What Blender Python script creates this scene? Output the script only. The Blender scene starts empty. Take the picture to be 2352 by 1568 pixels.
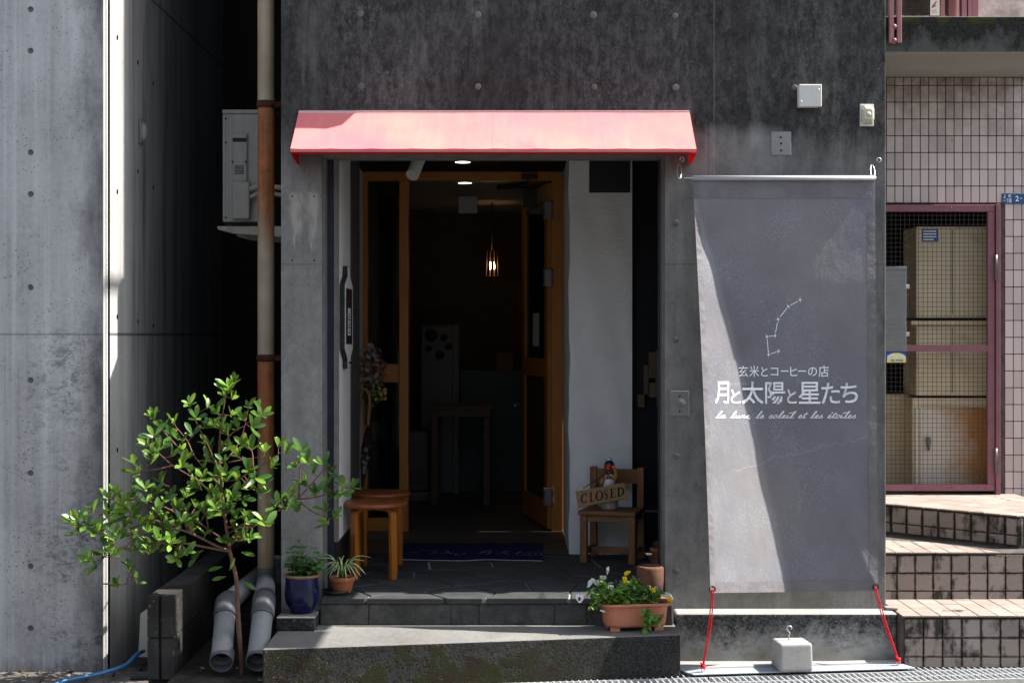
import bpy, bmesh, math, random
from mathutils import Vector, Matrix

# ------------------------------------------------------------------ camera, world, sun, exposure
scene = bpy.context.scene
FPX, CX, HY, CAMZ = 3500.0, 1176.0, 772.0, 1.566      # focal length / principal point in 2352-wide photo pixels
cam_d = bpy.data.cameras.new('camera'); cam = bpy.data.objects.new('camera', cam_d)
scene.collection.objects.link(cam)
cam.location = (0, 0, CAMZ); cam.rotation_euler = (math.radians(90), 0, 0)
cam_d.sensor_width = 36.0; cam_d.lens = 36.0 * FPX / 2352.0; cam_d.shift_y = -12.0 / 2352.0
cam_d.clip_start = 0.1; cam_d.clip_end = 500
scene.camera = cam

SUN_EL = 52.2                                           # sun stands along the street (+X)
SUN_AZ_Y = 0.004
world = bpy.data.worlds.new('World'); scene.world = world; world.use_nodes = True
wn = world.node_tree; bg = wn.nodes['Background']
sky = wn.nodes.new('ShaderNodeTexSky'); sky.sky_type = 'NISHITA'; sky.sun_disc = False
sky.sun_elevation = math.radians(SUN_EL); sky.sun_rotation = math.radians(90)
sky.air_density = 1.0; sky.dust_density = 1.6; sky.ozone_density = 0.6
hs_ = wn.nodes.new('ShaderNodeHueSaturation'); hs_.inputs['Saturation'].default_value = 0.62   # thin summer haze
wn.links.new(sky.outputs[0], hs_.inputs['Color']); wn.links.new(hs_.outputs[0], bg.inputs[0]); bg.inputs[1].default_value = 0.11
sun_d = bpy.data.lights.new('sun', 'SUN'); sun_d.energy = 5.0; sun_d.angle = math.radians(0.53); sun_d.color = (1.0, 0.955, 0.885)
sun = bpy.data.objects.new('sun', sun_d); scene.collection.objects.link(sun)
SUN_DIR = Vector((math.cos(math.radians(SUN_EL)), SUN_AZ_Y, math.sin(math.radians(SUN_EL)))).normalized()
sun.rotation_euler = SUN_DIR.to_track_quat('Z', 'Y').to_euler(); sun.location = (4, 5, 9)
scene.view_settings.view_transform = 'Standard'; scene.view_settings.look = 'None'
scene.view_settings.gamma = 1.0; scene.view_settings.use_curve_mapping = False
scene.view_settings.exposure = 1.4
scene.render.engine = 'CYCLES'
scene.cycles.use_denoising = True
scene.cycles.max_bounces = 8; scene.cycles.diffuse_bounces = 4; scene.cycles.transparent_max_bounces = 8
scene.cycles.sample_clamp_indirect = 6.0

R = random.Random(7)
C = scene.collection
YF = 7.465                                              # plane of the shop front

def P(px, py, Y):
    return Vector(((px - CX) / FPX * Y, Y, CAMZ - (py - HY) / FPX * Y))
def X(px, Y): return (px - CX) / FPX * Y
def Z(py, Y): return CAMZ - (py - HY) / FPX * Y
def FY(py, z): return FPX * (CAMZ - z) / (py - HY)

# ------------------------------------------------------------------ object helpers
def thing(name, label, cat, loc=(0, 0, 0), group=None):
    o = bpy.data.objects.new(name, None); C.objects.link(o); o.location = loc; o.empty_display_size = .1
    o['label'] = label; o['category'] = cat
    if group: o['group'] = group
    return o
def as_mesh(m, name):
    if isinstance(m, MB): return m.mesh(name)
    if isinstance(m, bmesh.types.BMesh):
        me = bpy.data.meshes.new(name); m.to_mesh(me); m.free(); return me
    return m
def put(name, m, mat, parent=None, loc=None, rot=None, scale=None):
    me = as_mesh(m, name)
    if mat is not None:
        if len(me.materials) == 0: me.materials.append(mat)
    o = bpy.data.objects.new(name, me); C.objects.link(o)
    if parent is not None:
        o.parent = parent
        if parent.type == 'EMPTY':
            o.matrix_parent_inverse = Matrix.Translation(-Vector(parent.location))
        elif parent.get('_own'):                          # parent part with its own transform
            o.matrix_parent_inverse = Matrix.Identity(4)
    if loc is not None: o.location = loc
    if rot is not None: o.rotation_euler = rot
    if scale is not None: o.scale = scale
    return o
def solo(name, m, mat, label, cat, group=None, **k):
    o = put(name, m, mat, None, **k); o['label'] = label; o['category'] = cat
    if group: o['group'] = group
    return o
def struct(name, m, mat, parent=None):
    o = put(name, m, mat, parent); o['kind'] = 'structure'; return o
def stuff(name, m, mat, parent=None):
    o = put(name, m, mat, parent); o['kind'] = 'stuff'; return o

# ------------------------------------------------------------------ mesh helpers
class MB:
    def __init__(s): s.v = []; s.f = []; s.sm = []; s.mi = []
    def add(s, vs, fs, smooth=False, mi=0):
        b = len(s.v); s.v += [tuple(v) for v in vs]
        for f in fs: s.f.append(tuple(i + b for i in f)); s.sm.append(smooth); s.mi.append(mi)
        return s
    def box(s, x0, x1, y0, y1, z0, z1, mi=0):
        return s.add([(x0,y0,z0),(x1,y0,z0),(x1,y1,z0),(x0,y1,z0),(x0,y0,z1),(x1,y0,z1),(x1,y1,z1),(x0,y1,z1)],
                     [(0,3,2,1),(4,5,6,7),(0,1,5,4),(1,2,6,5),(2,3,7,6),(3,0,4,7)], mi=mi)
    def prism(s, poly, z0, z1, mi=0):                    # poly of (x,y) ccw, extruded in z
        n = len(poly)
        return s.add([(x,y,z0) for x,y in poly] + [(x,y,z1) for x,y in poly],
                     [tuple(range(n))[::-1], tuple(range(n,2*n))] + [(i,(i+1)%n,n+(i+1)%n,n+i) for i in range(n)], mi=mi)
    def prism_y(s, poly, y0, y1, mi=0):                  # poly of (x,z), extruded along y
        n = len(poly)
        return s.add([(x,y0,z) for x,z in poly] + [(x,y1,z) for x,z in poly],
                     [tuple(range(n)), tuple(range(n,2*n))[::-1]] + [(i,n+i,n+(i+1)%n,(i+1)%n) for i in range(n)], mi=mi)
    def prism_x(s, poly, x0, x1, mi=0):                  # poly of (y,z), extruded along x
        n = len(poly)
        return s.add([(x0,y,z) for y,z in poly] + [(x1,y,z) for y,z in poly],
                     [tuple(range(n))[::-1], tuple(range(n,2*n))] + [(i,(i+1)%n,n+(i+1)%n,n+i) for i in range(n)], mi=mi)
    def tube(s, path, rad, n=12, caps=True, mi=0, flat=None):
        path = [Vector(p) for p in path]; k = len(path)
        rr = rad if isinstance(rad, (list, tuple)) else [rad]*k
        up = None; vs = []
        for i, p in enumerate(path):
            t = (path[min(i+1,k-1)] - path[max(i-1,0)]).normalized()
            if up is None:
                up = Vector((0,0,1)) if abs(t.z) < .9 else Vector((1,0,0))
            a = (up - t*up.dot(t)).normalized(); b = t.cross(a); up = a
            for j in range(n):
                th = 2*math.pi*j/n
                vs.append(p + (a*math.cos(th) + b*math.sin(th))*rr[i])
        fs = [(i*n+j, i*n+(j+1)%n, (i+1)*n+(j+1)%n, (i+1)*n+j) for i in range(k-1) for j in range(n)]
        s.add(vs, fs, True, mi)
        if caps:
            b = len(s.v) - len(vs)
            s.f.append(tuple(b+j for j in range(n))[::-1]); s.sm.append(False); s.mi.append(mi)
            s.f.append(tuple(b+(k-1)*n+j for j in range(n))); s.sm.append(False); s.mi.append(mi)
        return s
    def lathe(s, prof, n=32, c=(0,0,0), mi=0, sx=1, sy=1):   # prof [(r,z)]
        vs = []
        for r, z in prof:
            for j in range(n):
                th = 2*math.pi*j/n
                vs.append((c[0]+r*math.cos(th)*sx, c[1]+r*math.sin(th)*sy, c[2]+z))
        k = len(prof)
        return s.add(vs, [(i*n+j, i*n+(j+1)%n, (i+1)*n+(j+1)%n, (i+1)*n+j) for i in range(k-1) for j in range(n)], True, mi)
    def grid(s, fn, nu, nv, smooth=True, mi=0):
        vs = [fn(i/nu, j/nv) for j in range(nv+1) for i in range(nu+1)]
        return s.add(vs, [(j*(nu+1)+i, j*(nu+1)+i+1, (j+1)*(nu+1)+i+1, (j+1)*(nu+1)+i) for j in range(nv) for i in range(nu)], smooth, mi)
    def mesh(s, name):
        me = bpy.data.meshes.new(name); me.from_pydata(s.v, [], s.f)
        me.polygons.foreach_set('use_smooth', s.sm); me.polygons.foreach_set('material_index', s.mi)
        me.update(); return me

def bev(mb, off=.004, seg=2):
    """bevel every sharp edge of a closed MB shape"""
    bm = bmesh.new(); me = mb.mesh('t'); bm.from_mesh(me); bpy.data.meshes.remove(me)
    bmesh.ops.recalc_face_normals(bm, faces=bm.faces[:])
    es = [e for e in bm.edges if len(e.link_faces) == 2 and e.calc_face_angle(0) > math.radians(28)]
    bmesh.ops.bevel(bm, geom=es, offset=off, segments=seg, profile=.6, affect='EDGES', clamp_overlap=True)
    return bm
def bbox(x0, x1, y0, y1, z0, z1, off=.004, seg=2):
    return bev(MB().box(x0,x1,y0,y1,z0,z1), off, seg)

def smooth_path(pts, n=6):
    """Catmull-Rom through the points"""
    pts = [Vector(p) for p in pts]; out = []
    for i in range(len(pts)-1):
        p0 = pts[max(i-1,0)]; p1 = pts[i]; p2 = pts[i+1]; p3 = pts[min(i+2,len(pts)-1)]
        for k in range(n):
            t = k/n
            out.append(.5*((2*p1)+(p2-p0)*t+(2*p0-5*p1+4*p2-p3)*t*t+(3*p1-p0-3*p2+p3)*t**3))
    out.append(pts[-1]); return out

def ribbon(pts2, widths):
    """flat stroke: list of 2D points -> (verts2d, quads)"""
    n = len(pts2); w = widths if isinstance(widths, (list, tuple)) else [widths]*n
    vs = []
    for i in range(n):
        a = Vector(pts2[max(i-1,0)]); b = Vector(pts2[min(i+1,n-1)]); d = (b-a)
        d = d.normalized() if d.length > 1e-9 else Vector((1,0))
        nn = Vector((-d.y, d.x)); p = Vector(pts2[i])
        vs += [p+nn*w[i]*.5, p-nn*w[i]*.5]
    return vs, [(2*i, 2*i+1, 2*i+3, 2*i+2) for i in range(n-1)]

def text2d(body, size=1.0, offset=0.0):
    """2D outline mesh of a text with the built-in font: verts2d, faces, width"""
    cu = bpy.data.curves.new('t', 'FONT'); cu.body = body; cu.size = size; cu.offset = offset; cu.resolution_u = 3
    o = bpy.data.objects.new('t', cu); C.objects.link(o)
    dg = bpy.context.evaluated_depsgraph_get(); dg.update()
    me = bpy.data.meshes.new_from_object(o.evaluated_get(dg))
    vs = [(v.co.x, v.co.y) for v in me.vertices]; fs = [tuple(p.vertices) for p in me.polygons]
    bpy.data.objects.remove(o); bpy.data.curves.remove(cu); bpy.data.meshes.remove(me)
    return vs, fs

# ------------------------------------------------------------------ material helper
class Mt:
    def __init__(s, name, rough=.7, spec=.35, color=(.5,.5,.5), metal=0.0):
        s.m = bpy.data.materials.new(name); s.m.use_nodes = True; s.nt = s.m.node_tree
        s.b = s.nt.nodes['Principled BSDF']
        s.b.inputs['Roughness'].default_value = rough; s.b.inputs['Specular IOR Level'].default_value = spec
        s.b.inputs['Base Color'].default_value = (*color, 1); s.b.inputs['Metallic'].default_value = metal
    def node(s, t, **kw):
        n = s.nt.nodes.new(t)
        for k, v in kw.items(): setattr(n, k, v)
        return n
    def link(s, a, b): s.nt.links.new(a, b)
    def inp(s, sock, v):
        if isinstance(v, bpy.types.NodeSocket): s.link(v, sock)
        elif isinstance(v, (tuple, list)) and len(v) == 3 and sock.type == 'RGBA': sock.default_value = (*v, 1)
        else: sock.default_value = v
    def pos(s): return s.node('ShaderNodeNewGeometry').outputs['Position']
    def nrm(s): return s.node('ShaderNodeNewGeometry').outputs['Normal']
    def obj(s): return s.node('ShaderNodeTexCoord').outputs['Object']
    def rnd(s): return s.node('ShaderNodeObjectInfo').outputs['Random']
    def map(s, vec, scale=(1,1,1), loc=(0,0,0), rot=(0,0,0)):
        n = s.node('ShaderNodeMapping'); s.link(vec, n.inputs[0]); n.inputs[1].default_value = loc
        n.inputs[2].default_value = rot; n.inputs[3].default_value = scale; return n.outputs[0]
    def noise(s, vec, scale, detail=5, rough=.55, dist=0.0):
        n = s.node('ShaderNodeTexNoise'); s.link(vec, n.inputs['Vector']); n.inputs['Scale'].default_value = scale
        n.inputs['Detail'].default_value = detail; n.inputs['Roughness'].default_value = rough
        n.inputs['Distortion'].default_value = dist; return n.outputs['Fac']
    def vor(s, vec, scale, feature='F1', rnd=1.0, out='Distance'):
        n = s.node('ShaderNodeTexVoronoi', feature=feature); s.link(vec, n.inputs['Vector'])
        n.inputs['Scale'].default_value = scale; n.inputs['Randomness'].default_value = rnd; return n.outputs[out]
    def wave(s, vec, scale, dist=3, detail=3, dscale=1.5, d='X', typ='BANDS'):
        n = s.node('ShaderNodeTexWave', wave_type=typ, bands_direction=d); s.link(vec, n.inputs['Vector'])
        n.inputs['Scale'].default_value = scale; n.inputs['Distortion'].default_value = dist
        n.inputs['Detail'].default_value = detail; n.inputs['Detail Scale'].default_value = dscale; return n.outputs['Fac']
    def ramp(s, fac, stops, interp='LINEAR'):
        n = s.node('ShaderNodeValToRGB'); n.color_ramp.interpolation = interp; e = n.color_ramp.elements
        while len(e) < len(stops): e.new(.5)
        for i, (p, c) in enumerate(stops):
            e[i].position = p; e[i].color = (c, c, c, 1) if isinstance(c, (int, float)) else (*c, 1)
        s.link(fac, n.inputs[0]); return n.outputs[0]
    def mix(s, fac, a, b, blend='MIX'):
        n = s.node('ShaderNodeMix', data_type='RGBA', blend_type=blend)
        s.inp(n.inputs[0], fac); s.inp(n.inputs[6], a); s.inp(n.inputs[7], b); return n.outputs[2]
    def math(s, op, a, b=0.0, clamp=False):
        n = s.node('ShaderNodeMath', operation=op, use_clamp=clamp); s.inp(n.inputs[0], a); s.inp(n.inputs[1], b); return n.outputs[0]
    def mr(s, v, a, b, c=0.0, d=1.0):
        n = s.node('ShaderNodeMapRange', clamp=True); s.inp(n.inputs[0], v)
        for i, q in enumerate((a,b,c,d)): n.inputs[i+1].default_value = q
        return n.outputs[0]
    def sep(s, vec):
        n = s.node('ShaderNodeSeparateXYZ'); s.link(vec, n.inputs[0]); return n.outputs
    def bump(s, h, strength=.3, dist=.01, normal=None):
        n = s.node('ShaderNodeBump'); s.link(h, n.inputs['Height']); n.inputs['Strength'].default_value = strength
        n.inputs['Distance'].default_value = dist
        if normal is not None: s.link(normal, n.inputs['Normal'])
        return n.outputs[0]
    def color(s, v): s.inp(s.b.inputs['Base Color'], v); return s
    def rough(s, v): s.inp(s.b.inputs['Roughness'], v); return s
    def normal(s, v): s.link(v, s.b.inputs['Normal']); return s
# ------------------------------------------------------------------ materials
def concrete(name, c_lo, c_hi, streak=.5, pits=.5, spots=0.0, bump=.25, extra=None, rough=.85):
    m = Mt(name, rough=rough, spec=.2); p = m.pos()
    big = m.noise(p, 1.7, 5, .6); fine = m.noise(p, 40, 6, .65); grain = m.noise(p, 260, 3, .6)
    st = m.noise(m.map(p, (9, 9, .55)), 1.0, 6, .62); st2 = m.noise(m.map(p, (34, 34, 1.3), (3,1,5)), 1.0, 4, .6)
    f = m.math('ADD', m.math('MULTIPLY', big, .45), m.math('MULTIPLY', fine, .22))
    f = m.math('ADD', f, m.math('MULTIPLY', st, streak*.42)); f = m.math('ADD', f, m.math('MULTIPLY', st2, streak*.2))
    f = m.math('ADD', f, m.math('MULTIPLY', grain, .16))
    mid = .225+.11+.08+streak*.31
    col = m.ramp(m.mr(f, mid-.17, mid+.17), [(0, c_lo), (1, c_hi)])
    pn = m.vor(p, 55, 'F1'); pm = m.math('MULTIPLY', m.math('LESS_THAN', pn, .16), m.math('GREATER_THAN', m.noise(p, 9, 3), .62-.13*pits))
    col = m.mix(m.math('MULTIPLY', pm, .75), col, tuple(.25*x for x in c_lo))
    if spots:
        sn = m.vor(m.map(p, (1,1,.8)), 27, 'F1'); big2 = m.noise(p, 2.6, 3, .5)
        sm = m.math('MULTIPLY', m.mr(sn, .30, .20), m.mr(big2, .42, .6)); sm = m.math('MULTIPLY', sm, m.mr(m.noise(p, 30, 4), .35, .6))
        col = m.mix(m.math('MULTIPLY', sm, spots), col, (.012,.012,.013))
    h = m.math('ADD', m.math('MULTIPLY', fine, .6), m.math('MULTIPLY', grain, .5))
    h = m.math('SUBTRACT', h, m.math('MULTIPLY', pm, 1.2))
    if extra: col, h = extra(m, p, col, h)
    m.color(col); m.normal(m.bump(h, bump, .006)); return m.m

def ex_left(m, p, col, h):
    x, y, z = m.sep(p)
    n = m.noise(m.map(p, (3,3,1.2)), 2.2, 6, .7)
    e = m.math('ADD', m.mr(x, -2.22, -1.92), m.math('MULTIPLY', m.math('SUBTRACT', n, .5), 1.5))      # dark weathering along the corner
    dark = m.mr(e, .55, 1.15, 0, .78)
    col = m.mix(dark, col, (.026,.027,.026))
    low = m.math('ADD', m.mr(z, .16, .0), m.math('MULTIPLY', m.math('SUBTRACT', n, .5), 1.6)); col = m.mix(m.mr(low, .6, 1.2, 0, .8), col, (.025,.026,.024))
    # pale vertical runs of lime
    run = m.noise(m.map(p, (19,19,.22), (1,7,2)), 1.0, 6, .66)
    col = m.mix(m.mr(run, .54, .68, 0, .42), col, (.56,.575,.60))
    pit2 = m.math('MULTIPLY', m.mr(m.vor(m.map(p, (1,1,1.2)), 38, 'F1'), .22, .12), m.mr(m.noise(m.map(p, (1,1,1), (4,4,4)), 3.2, 5, .65), .5, .62)); col = m.mix(m.math('MULTIPLY', pit2, .7), col, (.07,.065,.055)); h = m.math('SUBTRACT', h, pit2)
    # shuttering joint, crumbled corner patches
    j = m.math('LESS_THAN', m.math('ABSOLUTE', m.math('SUBTRACT', z, 1.575)), .004)
    col = m.mix(m.math('MULTIPLY', j, .45), col, (.06,.06,.06))
    band = m.math('MULTIPLY', m.mr(x, -2.35, -2.0), m.math('MAXIMUM', m.mr(m.math('ABSOLUTE', m.math('SUBTRACT', z, 1.25)), .5, .15), m.mr(m.math('ABSOLUTE', m.math('SUBTRACT', z, .33)), .65, .3)))
    er = m.noise(m.map(p, (1,1,1.6)), 17, 7, .72, 1.2); erm = m.math('MULTIPLY', band, m.mr(m.noise(p, 4, 4), .38, .6))
    col = m.mix(m.math('MULTIPLY', erm, m.mr(er, .52, .40, 0, .85)), col, (.02,.021,.02))
    h = m.math('ADD', h, m.math('MULTIPLY', m.math('MULTIPLY', er, erm), 5.0))
    h = m.math('SUBTRACT', h, m.math('MULTIPLY', j, .7))
    return col, h
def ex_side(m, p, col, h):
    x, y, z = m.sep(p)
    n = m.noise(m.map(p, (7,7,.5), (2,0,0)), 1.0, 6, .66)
    col = m.mix(m.math('MULTIPLY', m.mr(n, .45, .72, 0, .86), m.mr(y, 7.35, 7.6, .18, 1.0)), col, (.022,.023,.023)); col = m.mix(m.mr(y, 7.45, 7.62, 0, .38), col, (.09,.09,.09))  # streaks; sunlit front strip left pale, wall behind it painted darker
    col = m.mix(m.mr(y, 7.6, 9.0, 0, .6), col, (.03,.031,.03))      # shade deepening down the passage, painted into the colour
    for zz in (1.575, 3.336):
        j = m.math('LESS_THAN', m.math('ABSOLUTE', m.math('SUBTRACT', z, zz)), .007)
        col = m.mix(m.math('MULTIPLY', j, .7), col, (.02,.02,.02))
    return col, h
def ex_facade(m, p, col, h):
    x, y, z = m.sep(p)
    n = m.noise(m.map(p, (2.4,2.4,1.1)), 1.6, 7, .68); n2 = m.noise(m.map(p, (10,10,1.0), (4,4,4)), 1.0, 6, .66)
    nn = m.math('ADD', m.math('MULTIPLY', m.math('SUBTRACT', n, .5), .9), m.math('MULTIPLY', m.math('SUBTRACT', n2, .5), .9))
    # soot and lichen: thick above the awning and down the right-hand edge
    lo_ = m.math('MULTIPLY', m.math('MULTIPLY', m.mr(x, .86, .95), m.mr(x, 1.5, 1.25)), m.mr(z, 2.62, 2.54))
    up = m.math('SUBTRACT', m.math('ADD', m.mr(z, 2.15, 2.62), nn), m.math('MULTIPLY', lo_, .45))
    rt = m.math('ADD', m.mr(x, 1.62, 1.86, -.3, .75), nn)
    d = m.math('MAXIMUM', up, rt)
    dk = m.mr(d, .25, .95, 0, .90)
    mo = m.noise(m.map(p, (1,1,.5)), 26, 8, .8, .3); fine = m.noise(p, 60, 6, .78)
    dcol = m.mix(m.mr(mo, .42, .60), (.007,.007,.008), (.085,.083,.083))
    pale = m.mr(m.noise(m.map(p, (3.4,3.4,.6), (9,1,1)), 1.0, 6, .66), .52, .66)
    pale = m.math('MULTIPLY', pale, m.mr(m.noise(m.map(p, (1,1,.5), (2,2,2)), 22, 5, .7), .36, .58))
    dcol = m.mix(m.math('MULTIPLY', pale, .85), dcol, (.21,.202,.207))
    # lichen blotches
    vb = m.vor(m.map(p, (1,1,.8)), 17, 'F1'); vb2 = m.vor(m.map(p, (1,1,1), (5,5,5)), 33, 'F1')
    vm = m.math('MAXIMUM', m.mr(vb, .36, .24), m.mr(vb2, .33, .2)); vm = m.math('MULTIPLY', vm, m.mr(m.noise(p, 9, 4), .42, .56))
    dcol = m.mix(m.math('MULTIPLY', vm, .55), dcol, (.008,.008,.008)); vs_ = m.noise(m.map(p, (30,30,1.4), (1,5,2)), 1.0, 5, .65); dcol = m.mix(m.mr(vs_, .52, .72, 0, .55), dcol, (.009,.009,.009))
    wsp = m.math('MULTIPLY', m.mr(fine, .55, .64), m.mr(m.noise(p, 5, 4), .36, .56)); dcol = m.mix(m.math('MULTIPLY', wsp, .5), dcol, (.24,.24,.245))
    mid_ = m.noise(m.map(p, (1,1,.6), (3,6,1)), 13, 6, .7); col = m.mix(m.mr(mid_, .42, .68, 0, .5), col, (.085,.084,.08))
    lt_ = m.noise(m.map(p, (6,6,.6), (8,1,3)), 1.0, 5, .6); col = m.mix(m.mr(lt_, .55, .75, 0, .5), col, (.36,.355,.34))
    h = m.math('ADD', h, m.math('MULTIPLY', mo, .8))
    pat = m.noise(m.map(p, (1.8,1.8,.9), (3,8,5)), 1.0, 5, .6); dcol = m.mix(1.0, dcol, m.ramp(m.mr(pat, .36, .64), [(0, .38), (1, 1.0)]), 'MULTIPLY')
    col = m.mix(dk, col, dcol)
    for zz, w in ((1.918, .0025),):
        j = m.math('LESS_THAN', m.math('ABSOLUTE', m.math('SUBTRACT', z, zz)), w); col = m.mix(m.math('MULTIPLY', j, .5), col, (.05,.05,.05))
    j = m.math('MULTIPLY', m.math('LESS_THAN', m.math('ABSOLUTE', m.math('SUBTRACT', x, .99)), .0018), m.math('GREATER_THAN', z, 1.9))
    col = m.mix(m.math('MULTIPLY', j, .5), col, (.22,.22,.22))
    # ghost of a removed sign on the left pier: glue, rust and pale scraping
    gx = m.math('MULTIPLY', m.mr(x, X(660,YF), X(668,YF)), m.mr(x, X(735,YF), X(726,YF))); gz = m.math('MULTIPLY', m.mr(z, Z(612,YF), Z(604,YF)), m.mr(z, Z(438,YF), Z(447,YF)))
    gn = m.noise(m.map(p, (22,22,4), (6,2,9)), 1.0, 6, .7); gm = m.math('MULTIPLY', m.math('MULTIPLY', gx, gz), m.mr(m.math('ADD', gn, m.mr(z, 1.95, 2.2, -.12, .08)), .44, .58))
    gcol = m.mix(m.mr(m.noise(m.map(p, (12,12,5), (1,1,4)), 1.0, 5, .65), .46, .64), (.36,.345,.315), (.20,.145,.085)); col = m.mix(m.math('MULTIPLY', gm, .72), col, gcol)
    # bug-holes and broken arrises on the left pier
    pit = m.math('MULTIPLY', m.mr(m.vor(p, 95, 'F1'), .2, .1), m.mr(m.noise(p, 6, 3), .45, .62))
    pit = m.math('MULTIPLY', pit, m.mr(x, -.5, -.8))
    col = m.mix(m.math('MULTIPLY', pit, .8), col, (.03,.03,.03)); h = m.math('SUBTRACT', h, m.math('MULTIPLY', pit, 1.0))
    return col, h
def ex_step(m, p, col, h):
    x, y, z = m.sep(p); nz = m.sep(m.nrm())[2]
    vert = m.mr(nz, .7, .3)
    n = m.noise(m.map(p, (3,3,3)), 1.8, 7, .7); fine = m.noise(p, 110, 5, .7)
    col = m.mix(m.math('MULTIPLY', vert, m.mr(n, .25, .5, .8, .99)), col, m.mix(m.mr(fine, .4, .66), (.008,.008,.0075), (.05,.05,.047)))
    xm = m.math('MULTIPLY', m.mr(x, -1.3, -1.0), m.mr(x, .5, -.05))
    mo = m.math('MULTIPLY', m.math('MULTIPLY', vert, xm), m.mr(m.math('ADD', m.noise(p, 7, 6, .72), m.math('MULTIPLY', m.math('SUBTRACT', .1, z), .9)), .46, .53))
    mcol = m.mix(m.mr(m.noise(p, 9, 4), .4, .62), m.mix(fine, (.005,.008,.0015), (.030,.036,.005)), m.mix(fine, (.010,.005,.002), (.032,.018,.006)))
    col = m.mix(m.math('MULTIPLY', mo, .92), col, mcol)
    wsp = m.math('MULTIPLY', m.mr(m.noise(p, 95, 4, .7), .64, .70), m.mr(x, -.5, -1.1)); col = m.mix(m.math('MULTIPLY', wsp, vert), col, (.5,.5,.48))
    h = m.math('ADD', h, m.math('MULTIPLY', m.math('MULTIPLY', mo, m.noise(p, 150, 5, .7)), 3.0))
    return col, h
def ex_plinth(m, p, col, h):
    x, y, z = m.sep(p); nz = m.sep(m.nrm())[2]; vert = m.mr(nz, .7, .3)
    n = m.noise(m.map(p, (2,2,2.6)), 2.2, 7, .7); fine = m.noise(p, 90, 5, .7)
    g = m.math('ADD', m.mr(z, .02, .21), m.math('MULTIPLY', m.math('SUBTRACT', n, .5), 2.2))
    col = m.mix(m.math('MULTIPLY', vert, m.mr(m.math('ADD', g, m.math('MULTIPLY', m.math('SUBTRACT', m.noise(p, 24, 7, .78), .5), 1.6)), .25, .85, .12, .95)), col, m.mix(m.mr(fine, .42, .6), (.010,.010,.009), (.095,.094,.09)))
    ws_ = m.math('MULTIPLY', m.mr(m.noise(p, 60, 5, .75), .58, .66), m.mr(m.noise(p, 6, 4), .42, .58)); col = m.mix(m.math('MULTIPLY', m.math('MULTIPLY', ws_, vert), .7), col, (.34,.335,.32))
    gm = m.math('MULTIPLY', m.math('MULTIPLY', vert, m.mr(z, .11, .04)), m.mr(m.noise(p, 5, 5), .5, .66)); col = m.mix(m.math('MULTIPLY', gm, .5), col, (.055,.06,.022))
    return col, h
def ex_blockwall(m, p, col, h):
    n = m.noise(p, 3.0, 7, .7); fine = m.noise(p, 120, 4, .7)
    col = m.mix(m.mr(n, .30, .55, .45, .93), col, m.mix(fine, (.008,.008,.007), (.034,.032,.029)))
    sp = m.math('MULTIPLY', m.mr(m.vor(m.map(p, (1,1,.7)), 42, 'F1'), .2, .12), m.mr(m.noise(p, 9, 3), .5, .6)); col = m.mix(m.math('MULTIPLY', sp, .8), col, (.22,.21,.20))
    return col, h

MAT = {}
MAT['conc_left'] = concrete('pale_concrete', (.225,.225,.225), (.50,.50,.495), .85, .9, 0, .45, ex_left)
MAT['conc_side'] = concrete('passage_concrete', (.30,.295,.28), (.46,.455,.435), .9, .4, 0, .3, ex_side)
MAT['conc_pale'] = concrete('corner_concrete', (.34,.335,.32), (.50,.49,.47), .6, .5, 0, .3)
MAT['conc_facade'] = concrete('shop_concrete', (.155,.152,.145), (.29,.285,.27), .55, .7, .0, .35, ex_facade)
MAT['conc_step'] = concrete('step_concrete', (.075,.073,.068), (.24,.235,.22), .1, .8, 0, .6, ex_step)
MAT['conc_plinth'] = concrete('plinth_concrete', (.20,.20,.19), (.38,.375,.355), .2, .7, 0, .45, ex_plinth)
MAT['conc_block'] = concrete('old_block', (.06,.058,.054), (.14,.135,.125), .1, .4, 0, .6, ex_blockwall)
MAT['conc_weight'] = concrete('cast_weight', (.20,.197,.19), (.36,.355,.345), .1, .9, 0, .5)
MAT['conc_kerb'] = concrete('kerb_concrete', (.20,.195,.18), (.40,.39,.365), .1, .6, 0, .5)
MAT['conc_patch'] = concrete('mortar_patch', (.18,.18,.175), (.29,.29,.28), .2, .4, 0, .25)
MAT['conc_stain'] = concrete('stained_patch', (.17,.155,.135), (.29,.275,.245), .9, .5, 0, .3)
MAT['plug'] = concrete('mortar_plug', (.07,.07,.07), (.19,.19,.19), .1, .4, 0, .4)

def ex_balc(m, p, col, h):
    x, y, z = m.sep(p); ny = m.sep(m.nrm())[1]; fr = m.mr(ny, -.3, -.7)
    n = m.noise(m.map(p, (2.4,2.4,1.6)), 2.2, 7, .72); fine = m.noise(p, 80, 5, .7)
    g = m.math('ADD', n, m.math('MULTIPLY', m.math('SUBTRACT', z, 3.19), 1.5))
    dk = m.mix(m.mr(fine, .4, .64), (.008,.008,.006), (.034,.034,.028))
    gr = m.mix(m.mr(m.noise(p, 16, 4), .45, .6), dk, m.mix(fine, (.015,.022,.004), (.06,.075,.012)))
    dk = m.mix(m.mr(m.math('ADD', z, m.math('MULTIPLY', n, .06)), 3.255, 3.29), dk, gr)
    col = m.mix(m.math('MULTIPLY', fr, m.mr(g, .34, .50, .35, .97)), m.mix(fr, col, (.12,.12,.118)), dk)
    ns = m.noise(m.map(p, (1.2,16,4)), 2, 6, .7); col = m.mix(m.math('MULTIPLY', m.mr(ny, -.7, -.3), m.mr(ns, .55, .75, 0, .45)), col, (.20,.165,.12))
    return col, h
MAT['conc_balcony'] = concrete('balcony_concrete', (.33,.315,.285), (.48,.46,.42), .1, .4, 0, .5, ex_balc)

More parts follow.
